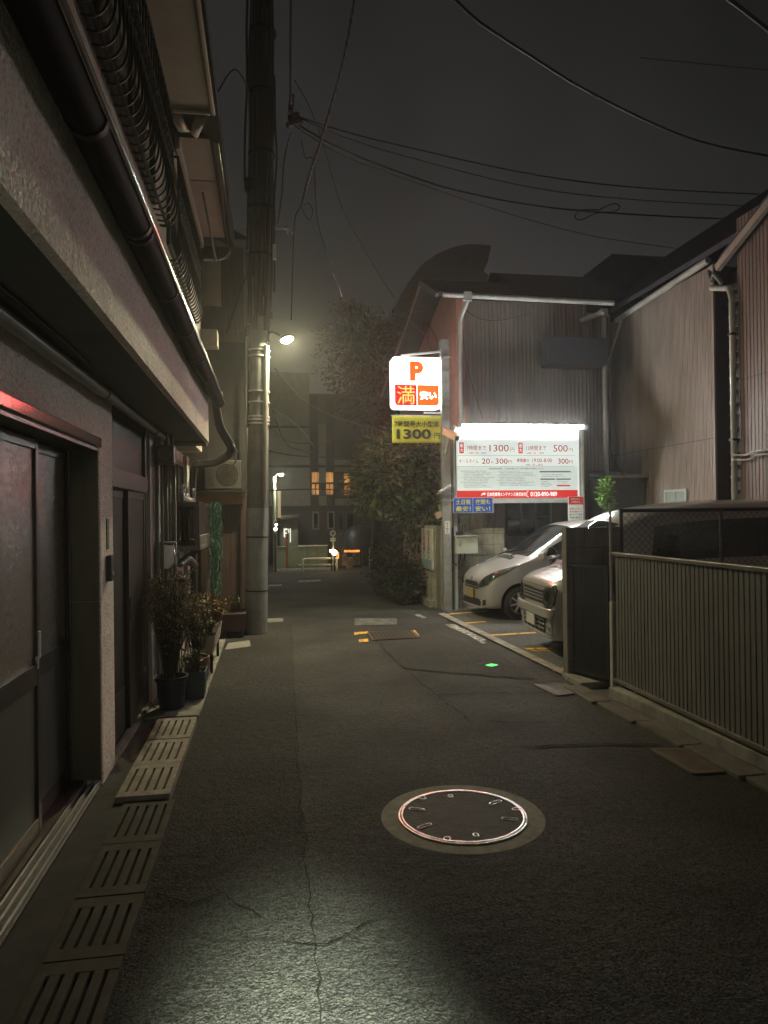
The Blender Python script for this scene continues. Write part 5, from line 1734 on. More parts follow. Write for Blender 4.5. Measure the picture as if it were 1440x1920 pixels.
def wheel(root, s_, t_, r, sign, mat_rim, spokes):
    w = bpy.data.objects.new('wheel', None)
    COL.objects.link(w); w.parent = root
    W_ = .155
    MB().lathe([(r * .62, -W_ / 2), (r * .9, -W_ / 2), (r * .985, -W_ / 2 + .03), (r, 0), (r * .985, W_ / 2 - .03), (r * .9, W_ / 2), (r * .66, W_ / 2), (r * .62, W_ / 2 - .02), (r * .62, -W_ / 2)],
               (s_, t_, r), axis=1, n=40, close=False).build('tyre', m_tyre, w, smooth=True, local=True)
    f = t_ + sign * (W_ / 2 - .012)
    mb = MB()
    mb.lathe([(r * .60, -.02 * sign), (r * .665, .008 * sign), (r * .64, .014 * sign), (r * .58, -.03 * sign)], (s_, f, r), axis=1, n=40, close=False)
    mb.lathe([(0, .012 * sign), (.035, .012 * sign), (.05, 0), (.05, -.03 * sign)], (s_, f, r), axis=1, n=20, close=False)
    for k in range(spokes):
        a = 2 * math.pi * k / spokes + .2
        d = Vector((math.cos(a), 0, math.sin(a)))
        mb.beam(Vector((s_, f, r)) + d * .035, Vector((s_, f - sign * .004, r)) + d * r * .61, .026, .034, (0, 1, 0))
    mb.build('rim', mat_rim, w, smooth='auto', local=True)
    MB().lathe([(0, -.04 * sign), (r * .61, -.04 * sign), (r * .61, -.06 * sign), (0, -.06 * sign)], (s_, f, r), axis=1, n=24, close=False).build('brake_disc', m_black, w, local=True)


def make_car(name, label, loc, rotz, stations, spec, paint, wheels, wr, arch_r):
    """body lofted from cross-sections (s = distance behind the nose, t = to the car's left, z up), smoothed, arches cut out"""
    root = thing(name, label, 'car' if name != 'kei_van' else 'van', loc, rotz=rotz)
    N = len(stations[0][1])
    vs, fs, mats = [], [], []
    ring = 2 * N - 1
    for s_, pts in stations:
        half = [(s_ + (.34 * a * a if (k >= 6 and .3 < s_ < 1.7) else 0), a, b) for k, (a, b) in enumerate(pts)]
        vs += half
        vs += [(p, -a, b) for p, a, b in reversed(half[:-1])]
    nS = len(stations)
    for i in range(nS - 1):
        for j in range(ring):
            k = (j + 1) % ring
            fs.append((i * ring + j, i * ring + k, (i + 1) * ring + k, (i + 1) * ring + j))
            c = j if j < N - 1 else ring - 2 - j
            mats.append(spec(i, c) if j < ring - 1 else 0)
    for base, flip in ((0, 1), ((nS - 1) * ring, 0)):
        for j in range(N - 2):
            a, b = base + j, base + j + 1
            q = (a, b, base + ring - 2 - j, base + ring - 1 - j)
            fs.append(q[::-1] if flip else q); mats.append(0)
        fs.append((base + N - 2, base + N - 1, base + N)); mats.append(0)
    me = bpy.data.meshes.new('tmp')
    me.from_pydata(vs, [], fs)
    for m_ in (paint, m_glass, m_black, m_chrome): me.materials.append(m_)
    for p, m_ in zip(me.polygons, mats): p.material_index = m_
    bm = bmesh.new(); bm.from_mesh(me)
    bmesh.ops.recalc_face_normals(bm, faces=bm.faces)
    bm.to_mesh(me); bm.free()
    ob = bpy.data.objects.new('tmp', me)
    COL.objects.link(ob)
    ss = ob.modifiers.new('s', 'SUBSURF'); ss.levels = ss.render_levels = 3
    cut = MB()
    for s_ in wheels:
        for sg in (1, -1):
            cut.lathe([(arch_r, sg * .45), (arch_r, sg * 1.0)], (s_, 0, wr + .005), axis=1, n=40)
    cme = bpy.data.meshes.new('cut')
    cme.from_pydata([tuple(v) for v in cut.v], [], cut.f)
    bm = bmesh.new(); bm.from_mesh(cme); bmesh.ops.recalc_face_normals(bm, faces=bm.faces); bm.to_mesh(cme); bm.free()
    for m_ in (m_black, m_black, m_black): cme.materials.append(m_black)
    for p in cme.polygons: p.material_index = 2
    co = bpy.data.objects.new('cut', cme)
    COL.objects.link(co)
    bo = ob.modifiers.new('b', 'BOOLEAN'); bo.object = co; bo.operation = 'DIFFERENCE'; bo.solver = 'EXACT'
    dg = bpy.context.evaluated_depsgraph_get()
    fin = bpy.data.meshes.new_from_object(ob.evaluated_get(dg))
    bpy.data.objects.remove(ob); bpy.data.objects.remove(co)
    bm0 = bmesh.new(); bm0.from_mesh(fin)
    bvh = BVHTree.FromBMesh(bm0)
    nm = {0: 'body', 1: 'window', 2: 'wheel_arch'}
    for mi, pn in nm.items():
        b2 = bm0.copy()
        bmesh.ops.delete(b2, geom=[f for f in b2.faces if f.material_index != mi], context='FACES')
        if not b2.faces: b2.free(); continue
        groups = [b2]
        m2_ = bpy.data.meshes.new(pn)
        for f in b2.faces: f.smooth = True; f.material_index = 0
        b2.to_mesh(m2_); b2.free()
        m2_.materials.clear(); m2_.materials.append([paint, m_glass, m_black][mi])
        o2 = bpy.data.objects.new(pn, m2_)
        COL.objects.link(o2); o2.parent = root
        if mi == 0:
            sd = o2.modifiers.new('sheet', 'SOLIDIFY'); sd.thickness = .006; sd.offset = -1
            o2.modifiers.new('edge', 'EDGE_SPLIT').split_angle = R_(50)
    bm0.free()
    for s_ in wheels:
        wheel(root, s_, spec.track, wr, 1, m_alloy, spec.spokes)
        wheel(root, s_, -spec.track, wr, -1, m_alloy, spec.spokes)
    return root, bvh


def decal(root, bvh, name, poly, org, dirv, uax, vax, mat, off=.004, step=.012, thick=.004):
    """a trim piece that follows the bodywork: outline given in a plane, thrown on to the body along dirv"""
    org, dirv, uax, vax = Vector(org), Vector(dirv).normalized(), Vector(uax), Vector(vax)
    bm = bmesh.new()
    vs = []
    n = len(poly)
    for i in range(n):
        a, b = Vector(poly[i]), Vector(poly[(i + 1) % n])
        m = max(1, int((b - a).length / (step * 2)))
        for k in range(m): vs.append(bm.verts.new((*a.lerp(b, k / m), 0)))
    f = bm.faces.new(vs)
    xs = [v.co.x for v in vs]; ys_ = [v.co.y for v in vs]
    for ax, lo, hi in ((0, min(xs), max(xs)), (1, min(ys_), max(ys_))):
        c = lo + step
        while c < hi:
            bmesh.ops.bisect_plane(bm, geom=bm.verts[:] + bm.edges[:] + bm.faces[:], plane_co=(c, 0, 0) if ax == 0 else (0, c, 0), plane_no=(1, 0, 0) if ax == 0 else (0, 1, 0))
            c += step * 1.6
    dead = []
    for v in bm.verts:
        p = org + uax * v.co.x + vax * v.co.y
        h = bvh.ray_cast(p, dirv)
        if h[0] is None: dead.append(v); continue
        v.co = h[0] - dirv * off
    if dead: bmesh.ops.delete(bm, geom=dead, context='VERTS')
    me = bpy.data.meshes.new(name)
    for f in bm.faces: f.smooth = True
    bm.to_mesh(me); bm.free()
    me.materials.append(mat)
    o = bpy.data.objects.new(name, me)
    COL.objects.link(o); o.parent = root
    sd = o.modifiers.new('t', 'SOLIDIFY'); sd.thickness = thick; sd.offset = 0
    return o


# --- silver beige one-box hatchback
def sec(w, z0, zb, zt, wt, roof, hoodlike=0, wl=None):
    """half cross-section, 10 points from floor to roof centre"""
    wl = wl or w
    return [(w * .80, z0), (w * .96, z0 + .04), (w, z0 + .18), (w, zb * .78), (w * .985, zb), (w * .955, zb + .02 if not hoodlike else zb + (zt - zb) * .35),
            (wt, zt), (wt * .90, roof - (.028 if not hoodlike else .012)), (wt * .5, roof), (0, roof + .006)]


st = [
    (.00, [(.30, .20), (.36, .22), (.42, .30), (.42, .42), (.41, .49), (.38, .535), (.34, .565), (.28, .585), (.15, .60), (0, .605)]),
    (.02, [(.44, .17), (.52, .20), (.56, .31), (.56, .45), (.545, .53), (.52, .585), (.46, .62), (.38, .64), (.20, .655), (0, .66)]),
    (.10, [(.54, .16), (.63, .19), (.665, .32), (.665, .48), (.645, .58), (.61, .645), (.55, .69), (.46, .715), (.25, .73), (0, .735)]),
    (.22, [(.58, .16), (.69, .19), (.72, .33), (.72, .53), (.70, .67), (.665, .745), (.61, .785), (.52, .805), (.28, .815), (0, .82)]),
    (.42, [(.59, .16), (.715, .19), (.735, .33), (.735, .58), (.72, .78), (.695, .84), (.64, .87), (.56, .885), (.30, .895), (0, .90)]),
    (.55, [(.59, .16), (.72, .19), (.737, .33), (.737, .61), (.725, .85), (.705, .895), (.655, .92), (.585, .94), (.32, .95), (0, .955)]),
    (.61, [(.59, .16), (.72, .19), (.737, .33), (.737, .62), (.725, .875), (.71, .915), (.662, .945), (.60, .97), (.33, .99), (0, .995)]),
    (.98, [(.59, .16), (.72, .19), (.737, .33), (.737, .64), (.727, .95), (.71, .985), (.645, 1.15), (.575, 1.20), (.32, 1.225), (0, 1.23)]),
    (1.34, [(.59, .16), (.72, .19), (.737, .33), (.737, .65), (.727, .965), (.71, 1.0), (.605, 1.345), (.54, 1.41), (.30, 1.44), (0, 1.445)]),
    (1.44, [(.59, .16), (.72, .19), (.737, .33), (.737, .65), (.727, .97), (.71, 1.005), (.60, 1.395), (.53, 1.465), (.30, 1.495), (0, 1.50)]),
    (1.75, [(.59, .16), (.72, .19), (.737, .33), (.737, .65), (.727, .975), (.71, 1.01), (.60, 1.47), (.53, 1.545), (.30, 1.568), (0, 1.572)]),
    (2.40, [(.59, .16), (.72, .19), (.737, .33), (.737, .65), (.727, .99), (.71, 1.02), (.60, 1.50), (.53, 1.58), (.30, 1.60), (0, 1.604)]),
    (3.05, [(.59, .18), (.71, .21), (.735, .34), (.735, .66), (.722, 1.01), (.70, 1.04), (.585, 1.47), (.515, 1.55), (.29, 1.57), (0, 1.574)]),
    (3.30, [(.56, .22), (.66, .25), (.70, .36), (.70, .66), (.68, 1.00), (.655, 1.04), (.55, 1.34), (.49, 1.43), (.27, 1.46), (0, 1.465)]),
    (3.39, [(.48, .30), (.56, .33), (.60, .42), (.60, .66), (.58, .94), (.56, .98), (.47, 1.13), (.41, 1.18), (.22, 1.20), (0, 1.20)]),
]


def spec1(i, c):
    if 6 <= i <= 8 and c in (7, 8): return 1      # windscreen
    if 7 <= i <= 11 and c == 5: return 1           # side glass
    if i == 12 and c in (5,): return 0
    if i >= 12 and c in (7, 8): return 1 if i == 12 else 0
    return 0


spec1.track, spec1.spokes = .655, 8
car, bv = make_car('parked_hatchback', 'silver beige one box hatchback parked nose out under the tariff board', (3.355, 11.54, .004), .05, st, spec1, m_paint, (.56, 2.98), .27, .315)
FX, FY = (0, 1, 0), (0, 0, 1)
# front lamps wrap round the corner
for sg in (1, -1):
    poly = [(.36, .515), (.46, .525), (.60, .575), (.690, .74), (.712, .86), (.690, .865), (.60, .79), (.46, .665)]
    seal = [(.35, .507), (.46, .514), (.605, .563), (.698, .735), (.718, .872), (.688, .876), (.595, .80), (.45, .676)]
    decal(car, bv, 'lamp_seal', [(sg * a, b) for a, b in seal], (-.6, 0, 0), (1, 0, 0), FX, FY, m_black, .003)
    hl = decal(car, bv, 'headlight', [(sg * a, b) for a, b in poly], (-.6, 0, 0), (1, 0, 0), FX, FY, m_amber, .007)
    for (q, z, r) in ((.50, .60, .045), (.605, .68, .042)):
        o_ = decal(car, bv, 'lamp_bowl', [(sg * (q + r * math.cos(k * .5236)), z + r * math.sin(k * .5236)) for k in range(12)], (-.6, 0, 0), (1, 0, 0), FX, FY, m_chrome, .012)
    decal(car, bv, 'lamp_glass', [(sg * a, b) for a, b in poly], (-.6, 0, 0), (1, 0, 0), FX, FY, m_lens, .020)
    decal(car, bv, 'fog_lamp_bezel', [(sg * a, b) for a, b in [(.47, .22), (.56, .24), (.57, .33), (.50, .31)]], (-.6, 0, 0), (1, 0, 0), FX, FY, m_black, .004)
    mr_ = bpy.data.objects.new('mirror', None)
    COL.objects.link(mr_); mr_.parent = car
    MB().beam((.90, sg * .74, .99), (.94, sg * .86, 1.03), .08, .12).build('mirror_housing', m_paint, mr_, bevel=.03, local=True, smooth=False)
decal(car, bv, 'grille', [(-.31, .515), (.31, .515), (.33, .56), (.27, .59), (-.27, .59), (-.33, .56)], (-.6, 0, 0), (1, 0, 0), FX, FY, m_black, .006)
decal(car, bv, 'grille', [(-.33, .478), (.33, .478), (.33, .502), (-.33, .502)], (-.6, 0, 0), (1, 0, 0), FX, FY, m_black, .006)
decal(car, bv, 'air_intake', [(-.40, .205), (.40, .205), (.43, .27), (.36, .32), (-.36, .32), (-.43, .27)], (-.6, 0, 0), (1, 0, 0), FX, FY, m_black, .006)
decal(car, bv, 'lower_lip', [(-.48, .175), (.48, .175), (.48, .198), (-.48, .198)], (-.6, 0, 0), (1, 0, 0), FX, FY, m_paint, .03, thick=.02)
decal(car, bv, 'emblem', [(-.03, .61), (.03, .61), (.04, .645), (0, .665), (-.04, .645)], (-.6, 0, 0), (1, 0, 0), FX, FY, m_chrome, .012)
MB().box(-.035, -.02, -.165, .165, .315, .475).build('number_plate', m_plyel, car, local=True, bevel=.004)
# door shut lines, handle
for (u0, u1) in ((1.12, 1.13), (2.02, 2.03), (2.78, 2.79)):
    decal(car, bv, 'shut_line', [(u0, .30), (u1, .30), (u1, 1.02), (u0, 1.02)], (0, 1.6, 0), (0, -1, 0), (1, 0, 0), FY, m_black, .001, thick=.002)
decal(car, bv, 'shut_line', [(.20, .44), (.206, .44), (.36, .80), (.354, .80)], (0, 1.6, 0), (0, -1, 0), (1, 0, 0), FY, m_black, .001, thick=.002)
MB().tube([(1.86, .75, .90), (1.98, .75, .90)], .012, 8).build('door_handle', m_paint, car, smooth=True, local=True)
mb = MB()
for q in (.30, -.22): mb.tube(spline([(.62, q, 1.005), (.68, q - .15, 1.045), (.78, q - .42, 1.09)], 4), .010, 6)
mb.build('wiper', m_black, car, smooth=True, local=True)
decal(car, bv, 'scuttle', [(.56, -.30), (.64, -.32), (.64, .32), (.56, .30)], (0, 0, 2.5), (0, 0, -1), (1, 0, 0), FX, m_black, .003)
mb = MB()
mb.prism([(.85, .75), (1.25, .80), (1.25, .92), (.98, .97), (.80, .92)], 1, -.60, .60)
mb.build('dashboard', m_black, car, local=True, bevel=.02)
for sg in (1, -1):
    s_ = MB()
    s_.prism([(1.45, .45), (1.95, .45), (1.95, .58), (1.45, .62)], 1, sg * .34 - .22, sg * .34 + .22).prism([(1.86, .55), (1.98, .55), (2.16, 1.12), (2.06, 1.14)], 1, sg * .34 - .21, sg * .34 + .21).prism([(2.09, 1.14), (2.16, 1.14), (2.20, 1.32), (2.13, 1.33)], 1, sg * .34 - .11, sg * .34 + .11)
    s_.build('seat', m_seat, car, local=True, bevel=.03)
MB().lathe([(.165, -.012), (.18, 0), (.165, .012), (.15, 0), (.165, -.012)], (1.32, -.34, .95), axis=0, n=24, close=False).build('steering_wheel', m_black, car, smooth=True, local=True)

# --- silver kei van
sv = [
    (.00, [(.42, .25), (.48, .27), (.53, .36), (.53, .52), (.53, .66), (.52, .73), (.50, .79), (.46, .825), (.25, .84), (0, .845)]),
    (.025, [(.52, .22), (.59, .24), (.63, .35), (.635, .54), (.63, .70), (.615, .78), (.575, .845), (.52, .875), (.28, .895), (0, .90)]),
    (.10, [(.58, .20), (.66, .23), (.70, .36), (.705, .56), (.70, .75), (.68, .83), (.625, .895), (.55, .92), (.30, .935), (0, .94)]),
    (.22, [(.60, .20), (.70, .23), (.73, .36), (.735, .60), (.73, .82), (.71, .90), (.65, .955), (.57, .975), (.31, .985), (0, .99)]),
    (.31, [(.60, .20), (.71, .23), (.737, .36), (.737, .62), (.732, .88), (.715, .94), (.665, .995), (.60, 1.015), (.33, 1.03), (0, 1.035)]),
    (.355, [(.60, .20), (.71, .23), (.737, .36), (.737, .62), (.732, .90), (.716, .95), (.668, 1.025), (.61, 1.06), (.34, 1.08), (0, 1.085)]),
    (.50, [(.60, .20), (.71, .23), (.737, .36), (.737, .62), (.733, .96), (.718, 1.0), (.655, 1.22), (.60, 1.28), (.33, 1.31), (0, 1.315)]),
    (.64, [(.60, .20), (.71, .23), (.737, .36), (.737, .62), (.733, .98), (.718, 1.02), (.645, 1.41), (.58, 1.485), (.32, 1.515), (0, 1.52)]),
    (.72, [(.60, .20), (.71, .23), (.737, .36), (.737, .62), (.733, .985), (.718, 1.025), (.64, 1.47), (.57, 1.55), (.32, 1.58), (0, 1.585)]),
    (1.05, [(.60, .20), (.71, .23), (.737, .36), (.737, .64), (.733, 1.0), (.72, 1.04), (.64, 1.61), (.565, 1.715), (.32, 1.755), (0, 1.76)]),
    (2.0, [(.60, .20), (.71, .23), (.737, .36), (.737, .64), (.733, 1.02), (.72, 1.06), (.64, 1.70), (.565, 1.81), (.32, 1.845), (0, 1.85)]),
    (3.1, [(.60, .20), (.71, .23), (.737, .36), (.737, .64), (.733, 1.04), (.718, 1.08), (.64, 1.72), (.565, 1.825), (.32, 1.855), (0, 1.86)]),
    (3.33, [(.58, .24), (.68, .27), (.71, .38), (.71, .64), (.705, 1.05), (.69, 1.09), (.60, 1.66), (.53, 1.74), (.30, 1.77), (0, 1.775)]),
    (3.39, [(.50, .30), (.60, .33), (.63, .42), (.63, .64), (.62, 1.03), (.60, 1.07), (.52, 1.52), (.45, 1.6), (.25, 1.62), (0, 1.62)]),
]


def spec2(i, c):
    if 5 <= i <= 7 and c in (7, 8): return 1
    if 6 <= i <= 10 and c == 5 and i != 8: return 1
    return 0


spec2.track, spec2.spokes = .655, 6
van, bv = make_car('kei_van', 'silver boxy van parked nose out beside the block wall end', (3.225, 8.366, .004), -.07, sv, spec2, m_paint2, (.62, 2.95), .27, .325)
for sg in (1, -1):
    poly = [(.40, .615), (.58, .615), (.635, .66), (.645, .80), (.60, .855), (.53, .845), (.41, .80)]
    seal = [(.385, .60), (.59, .60), (.65, .65), (.66, .81), (.61, .87), (.52, .86), (.395, .815)]
    decal(van, bv, 'lamp_seal', [(sg * a, b) for a, b in seal], (-.6, 0, 0), (1, 0, 0), FX, FY, m_black, .003)
    decal(van, bv, 'lamp_bowl', [(sg * (.50 + .065 * math.cos(k * .5236)), .73 + .065 * math.sin(k * .5236)) for k in range(12)], (-.6, 0, 0), (1, 0, 0), FX, FY, m_chrome, .013)
    decal(van, bv, 'headlight', [(sg * a, b) for a, b in poly], (-.6, 0, 0), (1, 0, 0), FX, FY, m_amber, .008)
    decal(van, bv, 'lamp_glass', [(sg * a, b) for a, b in poly], (-.6, 0, 0), (1, 0, 0), FX, FY, m_lens, .018)
    decal(van, bv, 'corner_trim', [(sg * a, b) for a, b in [(.11, .60), (.24, .60), (.26, .64), (.26, .78), (.22, .82), (.11, .80)]] if sg == 1 else [(.11, .60), (.24, .60), (.26, .64), (.26, .78), (.22, .82), (.11, .80)],
          (0, sg * 1.6, 0), (0, -sg, 0), (1, 0, 0), FY, m_black, .006)
    decal(van, bv, 'fog_lamp', [(sg * (.535 + .035 * math.cos(a / 12 * 6.283)), .36 + .035 * math.sin(a / 12 * 6.283)) for a in range(12)], (-.6, 0, 0), (1, 0, 0), FX, FY, m_chrome, .012)
    decal(van, bv, 'fog_lamp_bezel', [(sg * a, b) for a, b in [(.46, .29), (.60, .29), (.61, .50), (.47, .50)]], (-.6, 0, 0), (1, 0, 0), FX, FY, m_paint2, .006)
    mr_ = bpy.data.objects.new('mirror', None)
    COL.objects.link(mr_); mr_.parent = van
    MB().beam((.52, sg * .74, 1.02), (.53, sg * .87, 1.05), .07, .17).build('mirror_housing', m_black, mr_, bevel=.02, local=True)
decal(van, bv, 'grille', [(-.40, .63), (.40, .63), (.41, .785), (.36, .805), (-.36, .805), (-.41, .785)], (-.6, 0, 0), (1, 0, 0), FX, FY, m_black, .006)
for z in (.665, .705, .745): decal(van, bv, 'grille_bar', [(-.39, z), (.39, z), (.39, z + .012), (-.39, z + .012)], (-.6, 0, 0), (1, 0, 0), FX, FY, m_pipe, .014)
decal(van, bv, 'chrome_strip', [(-.40, .79), (.40, .79), (.40, .803), (-.40, .803)], (-.6, 0, 0), (1, 0, 0), FX, FY, m_chrome, .014)
decal(van, bv, 'bumper', [(-.64, .49), (.64, .49), (.66, .53), (.655, .595), (-.655, .595), (-.66, .53)], (-.6, 0, 0), (1, 0, 0), FX, FY, m_paint2, .035, thick=.05)
decal(van, bv, 'air_intake', [(-.42, .29), (.42, .29), (.43, .475), (-.43, .475)], (-.6, 0, 0), (1, 0, 0), FX, FY, m_black, .006)
for z in (.335, .385, .435): decal(van, bv, 'intake_bar', [(-.42, z), (.42, z), (.42, z + .016), (-.42, z + .016)], (-.6, 0, 0), (1, 0, 0), FX, FY, m_paint2, .016)
for q in (-.25, -.08, .08, .25): decal(van, bv, 'intake_bar', [(q, .29), (q + .014, .29), (q + .014, .475), (q, .475)], (-.6, 0, 0), (1, 0, 0), FX, FY, m_paint2, .014)
decal(van, bv, 'shut_line', [(-.60, .83), (.60, .83), (.60, .836), (-.60, .836)], (-.6, 0, 0), (1, 0, 0), FX, FY, m_black, .001, thick=.002)
MB().box(-.05, -.035, -.165, .165, .345, .51).build('number_plate', m_plgrey, van, local=True, bevel=.004)
for (u0, u1) in ((.46, .468), (1.36, 1.37), (2.25, 2.26)):
    decal(van, bv, 'shut_line', [(u0, .30), (u1, .30), (u1, 1.05), (u0, 1.05)], (0, 1.6, 0), (0, -1, 0), (1, 0, 0), FY, m_black, .001, thick=.002)
mb = MB()
for q in (.42, -.08): mb.tube(spline([(.34, q, 1.09), (.41, q - .2, 1.15), (.50, q - .48, 1.23)], 4), .010, 6)
mb.build('wiper', m_black, van, smooth=True, local=True)
decal(van, bv, 'scuttle', [(.29, -.32), (.37, -.34), (.37, .34), (.29, .32)], (0, 0, 2.5), (0, 0, -1), (1, 0, 0), FX, m_black, .003)
MB().prism([(.55, .75), (.85, .8), (.85, .96), (.62, 1.0), (.52, .96)], 1, -.62, .62).build('dashboard', m_black, van, local=True, bevel=.02)
for sg in (1, -1):
    s_ = MB()
    s_.prism([(1.0, .55), (1.45, .55), (1.45, .68), (1.0, .72)], 1, sg * .34 - .22, sg * .34 + .22).prism([(1.38, .65), (1.5, .65), (1.62, 1.25), (1.53, 1.26)], 1, sg * .34 - .21, sg * .34 + .21).prism([(1.56, 1.26), (1.63, 1.26), (1.66, 1.42), (1.6, 1.43)], 1, sg * .34 - .11, sg * .34 + .11)
    s_.build('seat', m_seat, van, local=True, bevel=.03)

# ================================================================== NEIGHBOUR ON THE LEFT BEYOND THE POLE
N2 = thing('neighbour_house', 'brown neighbouring house behind the utility pole on the left', 'house', (-.9, 12.5, 0))
MB().box(-5, -.36, 12.05, 21.5, 0, 6.2).build('wall', m_wood, N2)
MB().box(-2.4, -.36, 12.0, 12.046, 2.15, 4.6).build('upper_wall', M('brown_render', (.04, .032, .029), .8, dirt=.2), N2)
MB().prism([(-.2, 6.2), (-2.7, 7.4), (-5.2, 6.2)], 1, 11.7, 21.7).build('roof', m_roof, N2)
c0, c1 = Y_(392, 946, 11.95), Y_(456, 925, 11.95)
MB().box(c0.x - .4, c1.x, 11.78, 12.046, c0.z, c1.z).build('ochre_board', m_ochre, N2)
MB().box(c0.x - .45, c1.x + .04, 11.6, 12.0, c1.z + .005, c1.z + .05).build('shelf', m_black, N2)
siding(1, 11.99, -1, -1.1, -.36, .02, 1.9, .16, .01, .01).build('lower_boards', m_tile, N2)
t = thing('air_conditioner', 'outdoor air conditioner unit standing on the dark shelf behind the pole', 'air conditioner', (-.7, 11.8, 2.2))
MB().box(-1.0, -.42, 11.66, 11.95, 2.155, 2.62).build('casing', m_acunit, t, bevel=.015)
mb = MB()
for r in (.04, .08, .12, .16): mb.lathe([(r, -.006), (r + .006, -.012), (r + .012, -.006)], (-.64, 11.655, 2.39), axis=1, n=28, close=False)
for k in range(8): mb.beam((-.64, 11.648, 2.39), (-.64 + .18 * math.cos(k * .785), 11.648, 2.39 + .18 * math.sin(k * .785)), .006, .006)
mb.build('fan_guard', m_bronze, t)
mb = MB()
for k in range(7): mb.box(-.985, -.86, 11.652, 11.66, 2.22 + k * .05, 2.225 + k * .05)
mb.build('vent_slats', m_bronze, t)
tag(MB().tube(spline([(-.3, 11.6, 4.6), (-.31, 11.6, 3.4), (-.30, 11.6, 2.5), (-.32, 11.6, .1)], 4), .03, 8).build('drainpipe', m_pipe, smooth=True), 'dim drainpipe on the brown house just left of the pole', 'drainpipe')

# ================================================================== FAR END OF THE LANE
YF = 26.0
F1 = thing('tile_building', 'apartment block with pale tile wall and orange lit windows at the end of the lane', 'apartment block', (2, YF, 0))
yf = YF


def fx(px, y=YF): return Y_(px, 950, y).x
def fz(py, y=YF): return Y_(600, py, y).z


MB().box(fx(505), fx(900), yf + .02, yf + 9, 0, fz(738)).build('wall', m_fargrey, F1)
mb = MB()
for (a, b, c, d) in ((505, 582, 948, 700), (598, 612, 948, 930), (598, 612, 905, 795), (628, 700, 948, 935), (628, 760, 885, 862)):
    mb.box(fx(a), fx(b), yf - .06, yf + .018, fz(c), fz(d))
mb.build('pale_panel', m_farwall, F1)
mb = MB()
for (a, b) in ((583, 597), (613, 628)): mb.box(fx(a), fx(b), yf - .04, yf + .018, fz(948), fz(742))
mb.box(fx(505), fx(760), yf - .15, yf + .018, fz(958), fz(949)).box(fx(505), fx(760), yf - .09, yf - .062, fz(877), fz(872)).box(fx(505), fx(582), yf - .09, yf - .062, fz(803), fz(800))
mb.build('dark_band', m_fardark, F1)
MB().box(fx(560), fx(900), yf - .05, yf + .018, 0, fz(960)).build('ground_floor_wall', m_fardark, F1)
for (a, b, c, d) in ((585, 598, 930, 886), (612, 625, 930, 886), (646, 656, 932, 888), (657, 671, 932, 905)):
    w = MB()
    w.box(fx(a), fx(b), yf - .075, yf - .045, fz(c), fz(c) + .05).box(fx(a), fx(b), yf - .075, yf - .045, fz((c + d) / 2), fz((c + d) / 2) + .07).box(fx((a + b) / 2) - .02, fx((a + b) / 2) + .02, yf - .075, yf - .045, fz(c) + .05, fz((c + d) / 2))
    w = w.build('window', m_fardark, F1)
    w['label'] = 'orange lit window'
    B(fx(a), fx(b), yf - .06, yf - .05, fz(c), fz(d)).build('pane', e_win, w)
for (a, b, c, d) in ((585, 598, 993, 959), (613, 627, 993, 959), (632, 645, 997, 960), (647, 664, 997, 960)):
    w = MB()
    w.box(fx(a), fx(a) + .06, yf - .09, yf - .052, fz(c), fz(d)).box(fx(b) - .06, fx(b), yf - .09, yf - .052, fz(c), fz(d)).box(fx(a) + .06, fx(b) - .06, yf - .09, yf - .052, fz(c), fz(c) + .06).box(fx(a) + .06, fx(b) - .06, yf - .09, yf - .052, fz(d) - .06, fz(d))
    w = w.build('window', m_farwall if a < 630 else m_fargrey, F1)
    B(fx(a) + .06, fx(b) - .06, yf - .075, yf - .06, fz(c) + .06, fz(d) - .06).build('pane', m_winglass, w)
MB().box(fx(630), fx(668), yf - .5, yf - .05, fz(1003), fz(1000)).box(fx(630), fx(668), yf - .5, yf - .48, fz(1000), fz(996)).build('balcony_rail', m_fargrey, F1)
# glowing entrance on the left
t = thing('lit_kiosk', 'bright lit entrance porch behind the pale green fence', 'porch', (fx(533, 24.5), 24.5, 0))
yk = 24.6
MB().box(fx(515, yk), fx(558, yk), yk, yk + .8, .0, fz(965, yk)).build('wall', m_farwall, t)
MB().prism([(fx(512, yk), fz(976, yk)), (fx(560, yk), fz(968, yk)), (fx(560, yk), fz(964, yk)), (fx(512, yk), fz(972, yk))], 1, yk - .5, yk + .2).build('roof', m_wood, t)
MB().box(fx(531.5, yk), fx(534, yk), yk - .02, yk - .002, fz(1006, yk), fz(990, yk)).box(fx(534.2, yk), fx(538.5, yk), yk - .02, yk - .002, fz(993, yk), fz(990, yk)).box(fx(534.2, yk), fx(537, yk), yk - .02, yk - .002, fz(1000, yk), fz(997.5, yk)).box(fx(540, yk), fx(541.5, yk), yk - .02, yk - .002, fz(998, yk), fz(991, yk)).box(fx(543, yk), fx(544.5, yk), yk - .02, yk - .002, fz(1016, yk), fz(990, yk)).build('lit_glass', e_door, t)
t = thing('banner_sign', 'tall dim amber vertical sign beside the far street lamp', 'sign', (fx(523, 23.6), 23.6, 0))
B(fx(520.5, 23.6), fx(526.5, 23.6), 23.58, 23.64, fz(970, 23.6), fz(918, 23.6)).build('panel', e_vsign, t)
MB().tube([(fx(523, 23.6), 23.62, -.03), (fx(523, 23.6), 23.62, fz(970, 23.6))], .03, 8).build('pole', m_bronze, t)

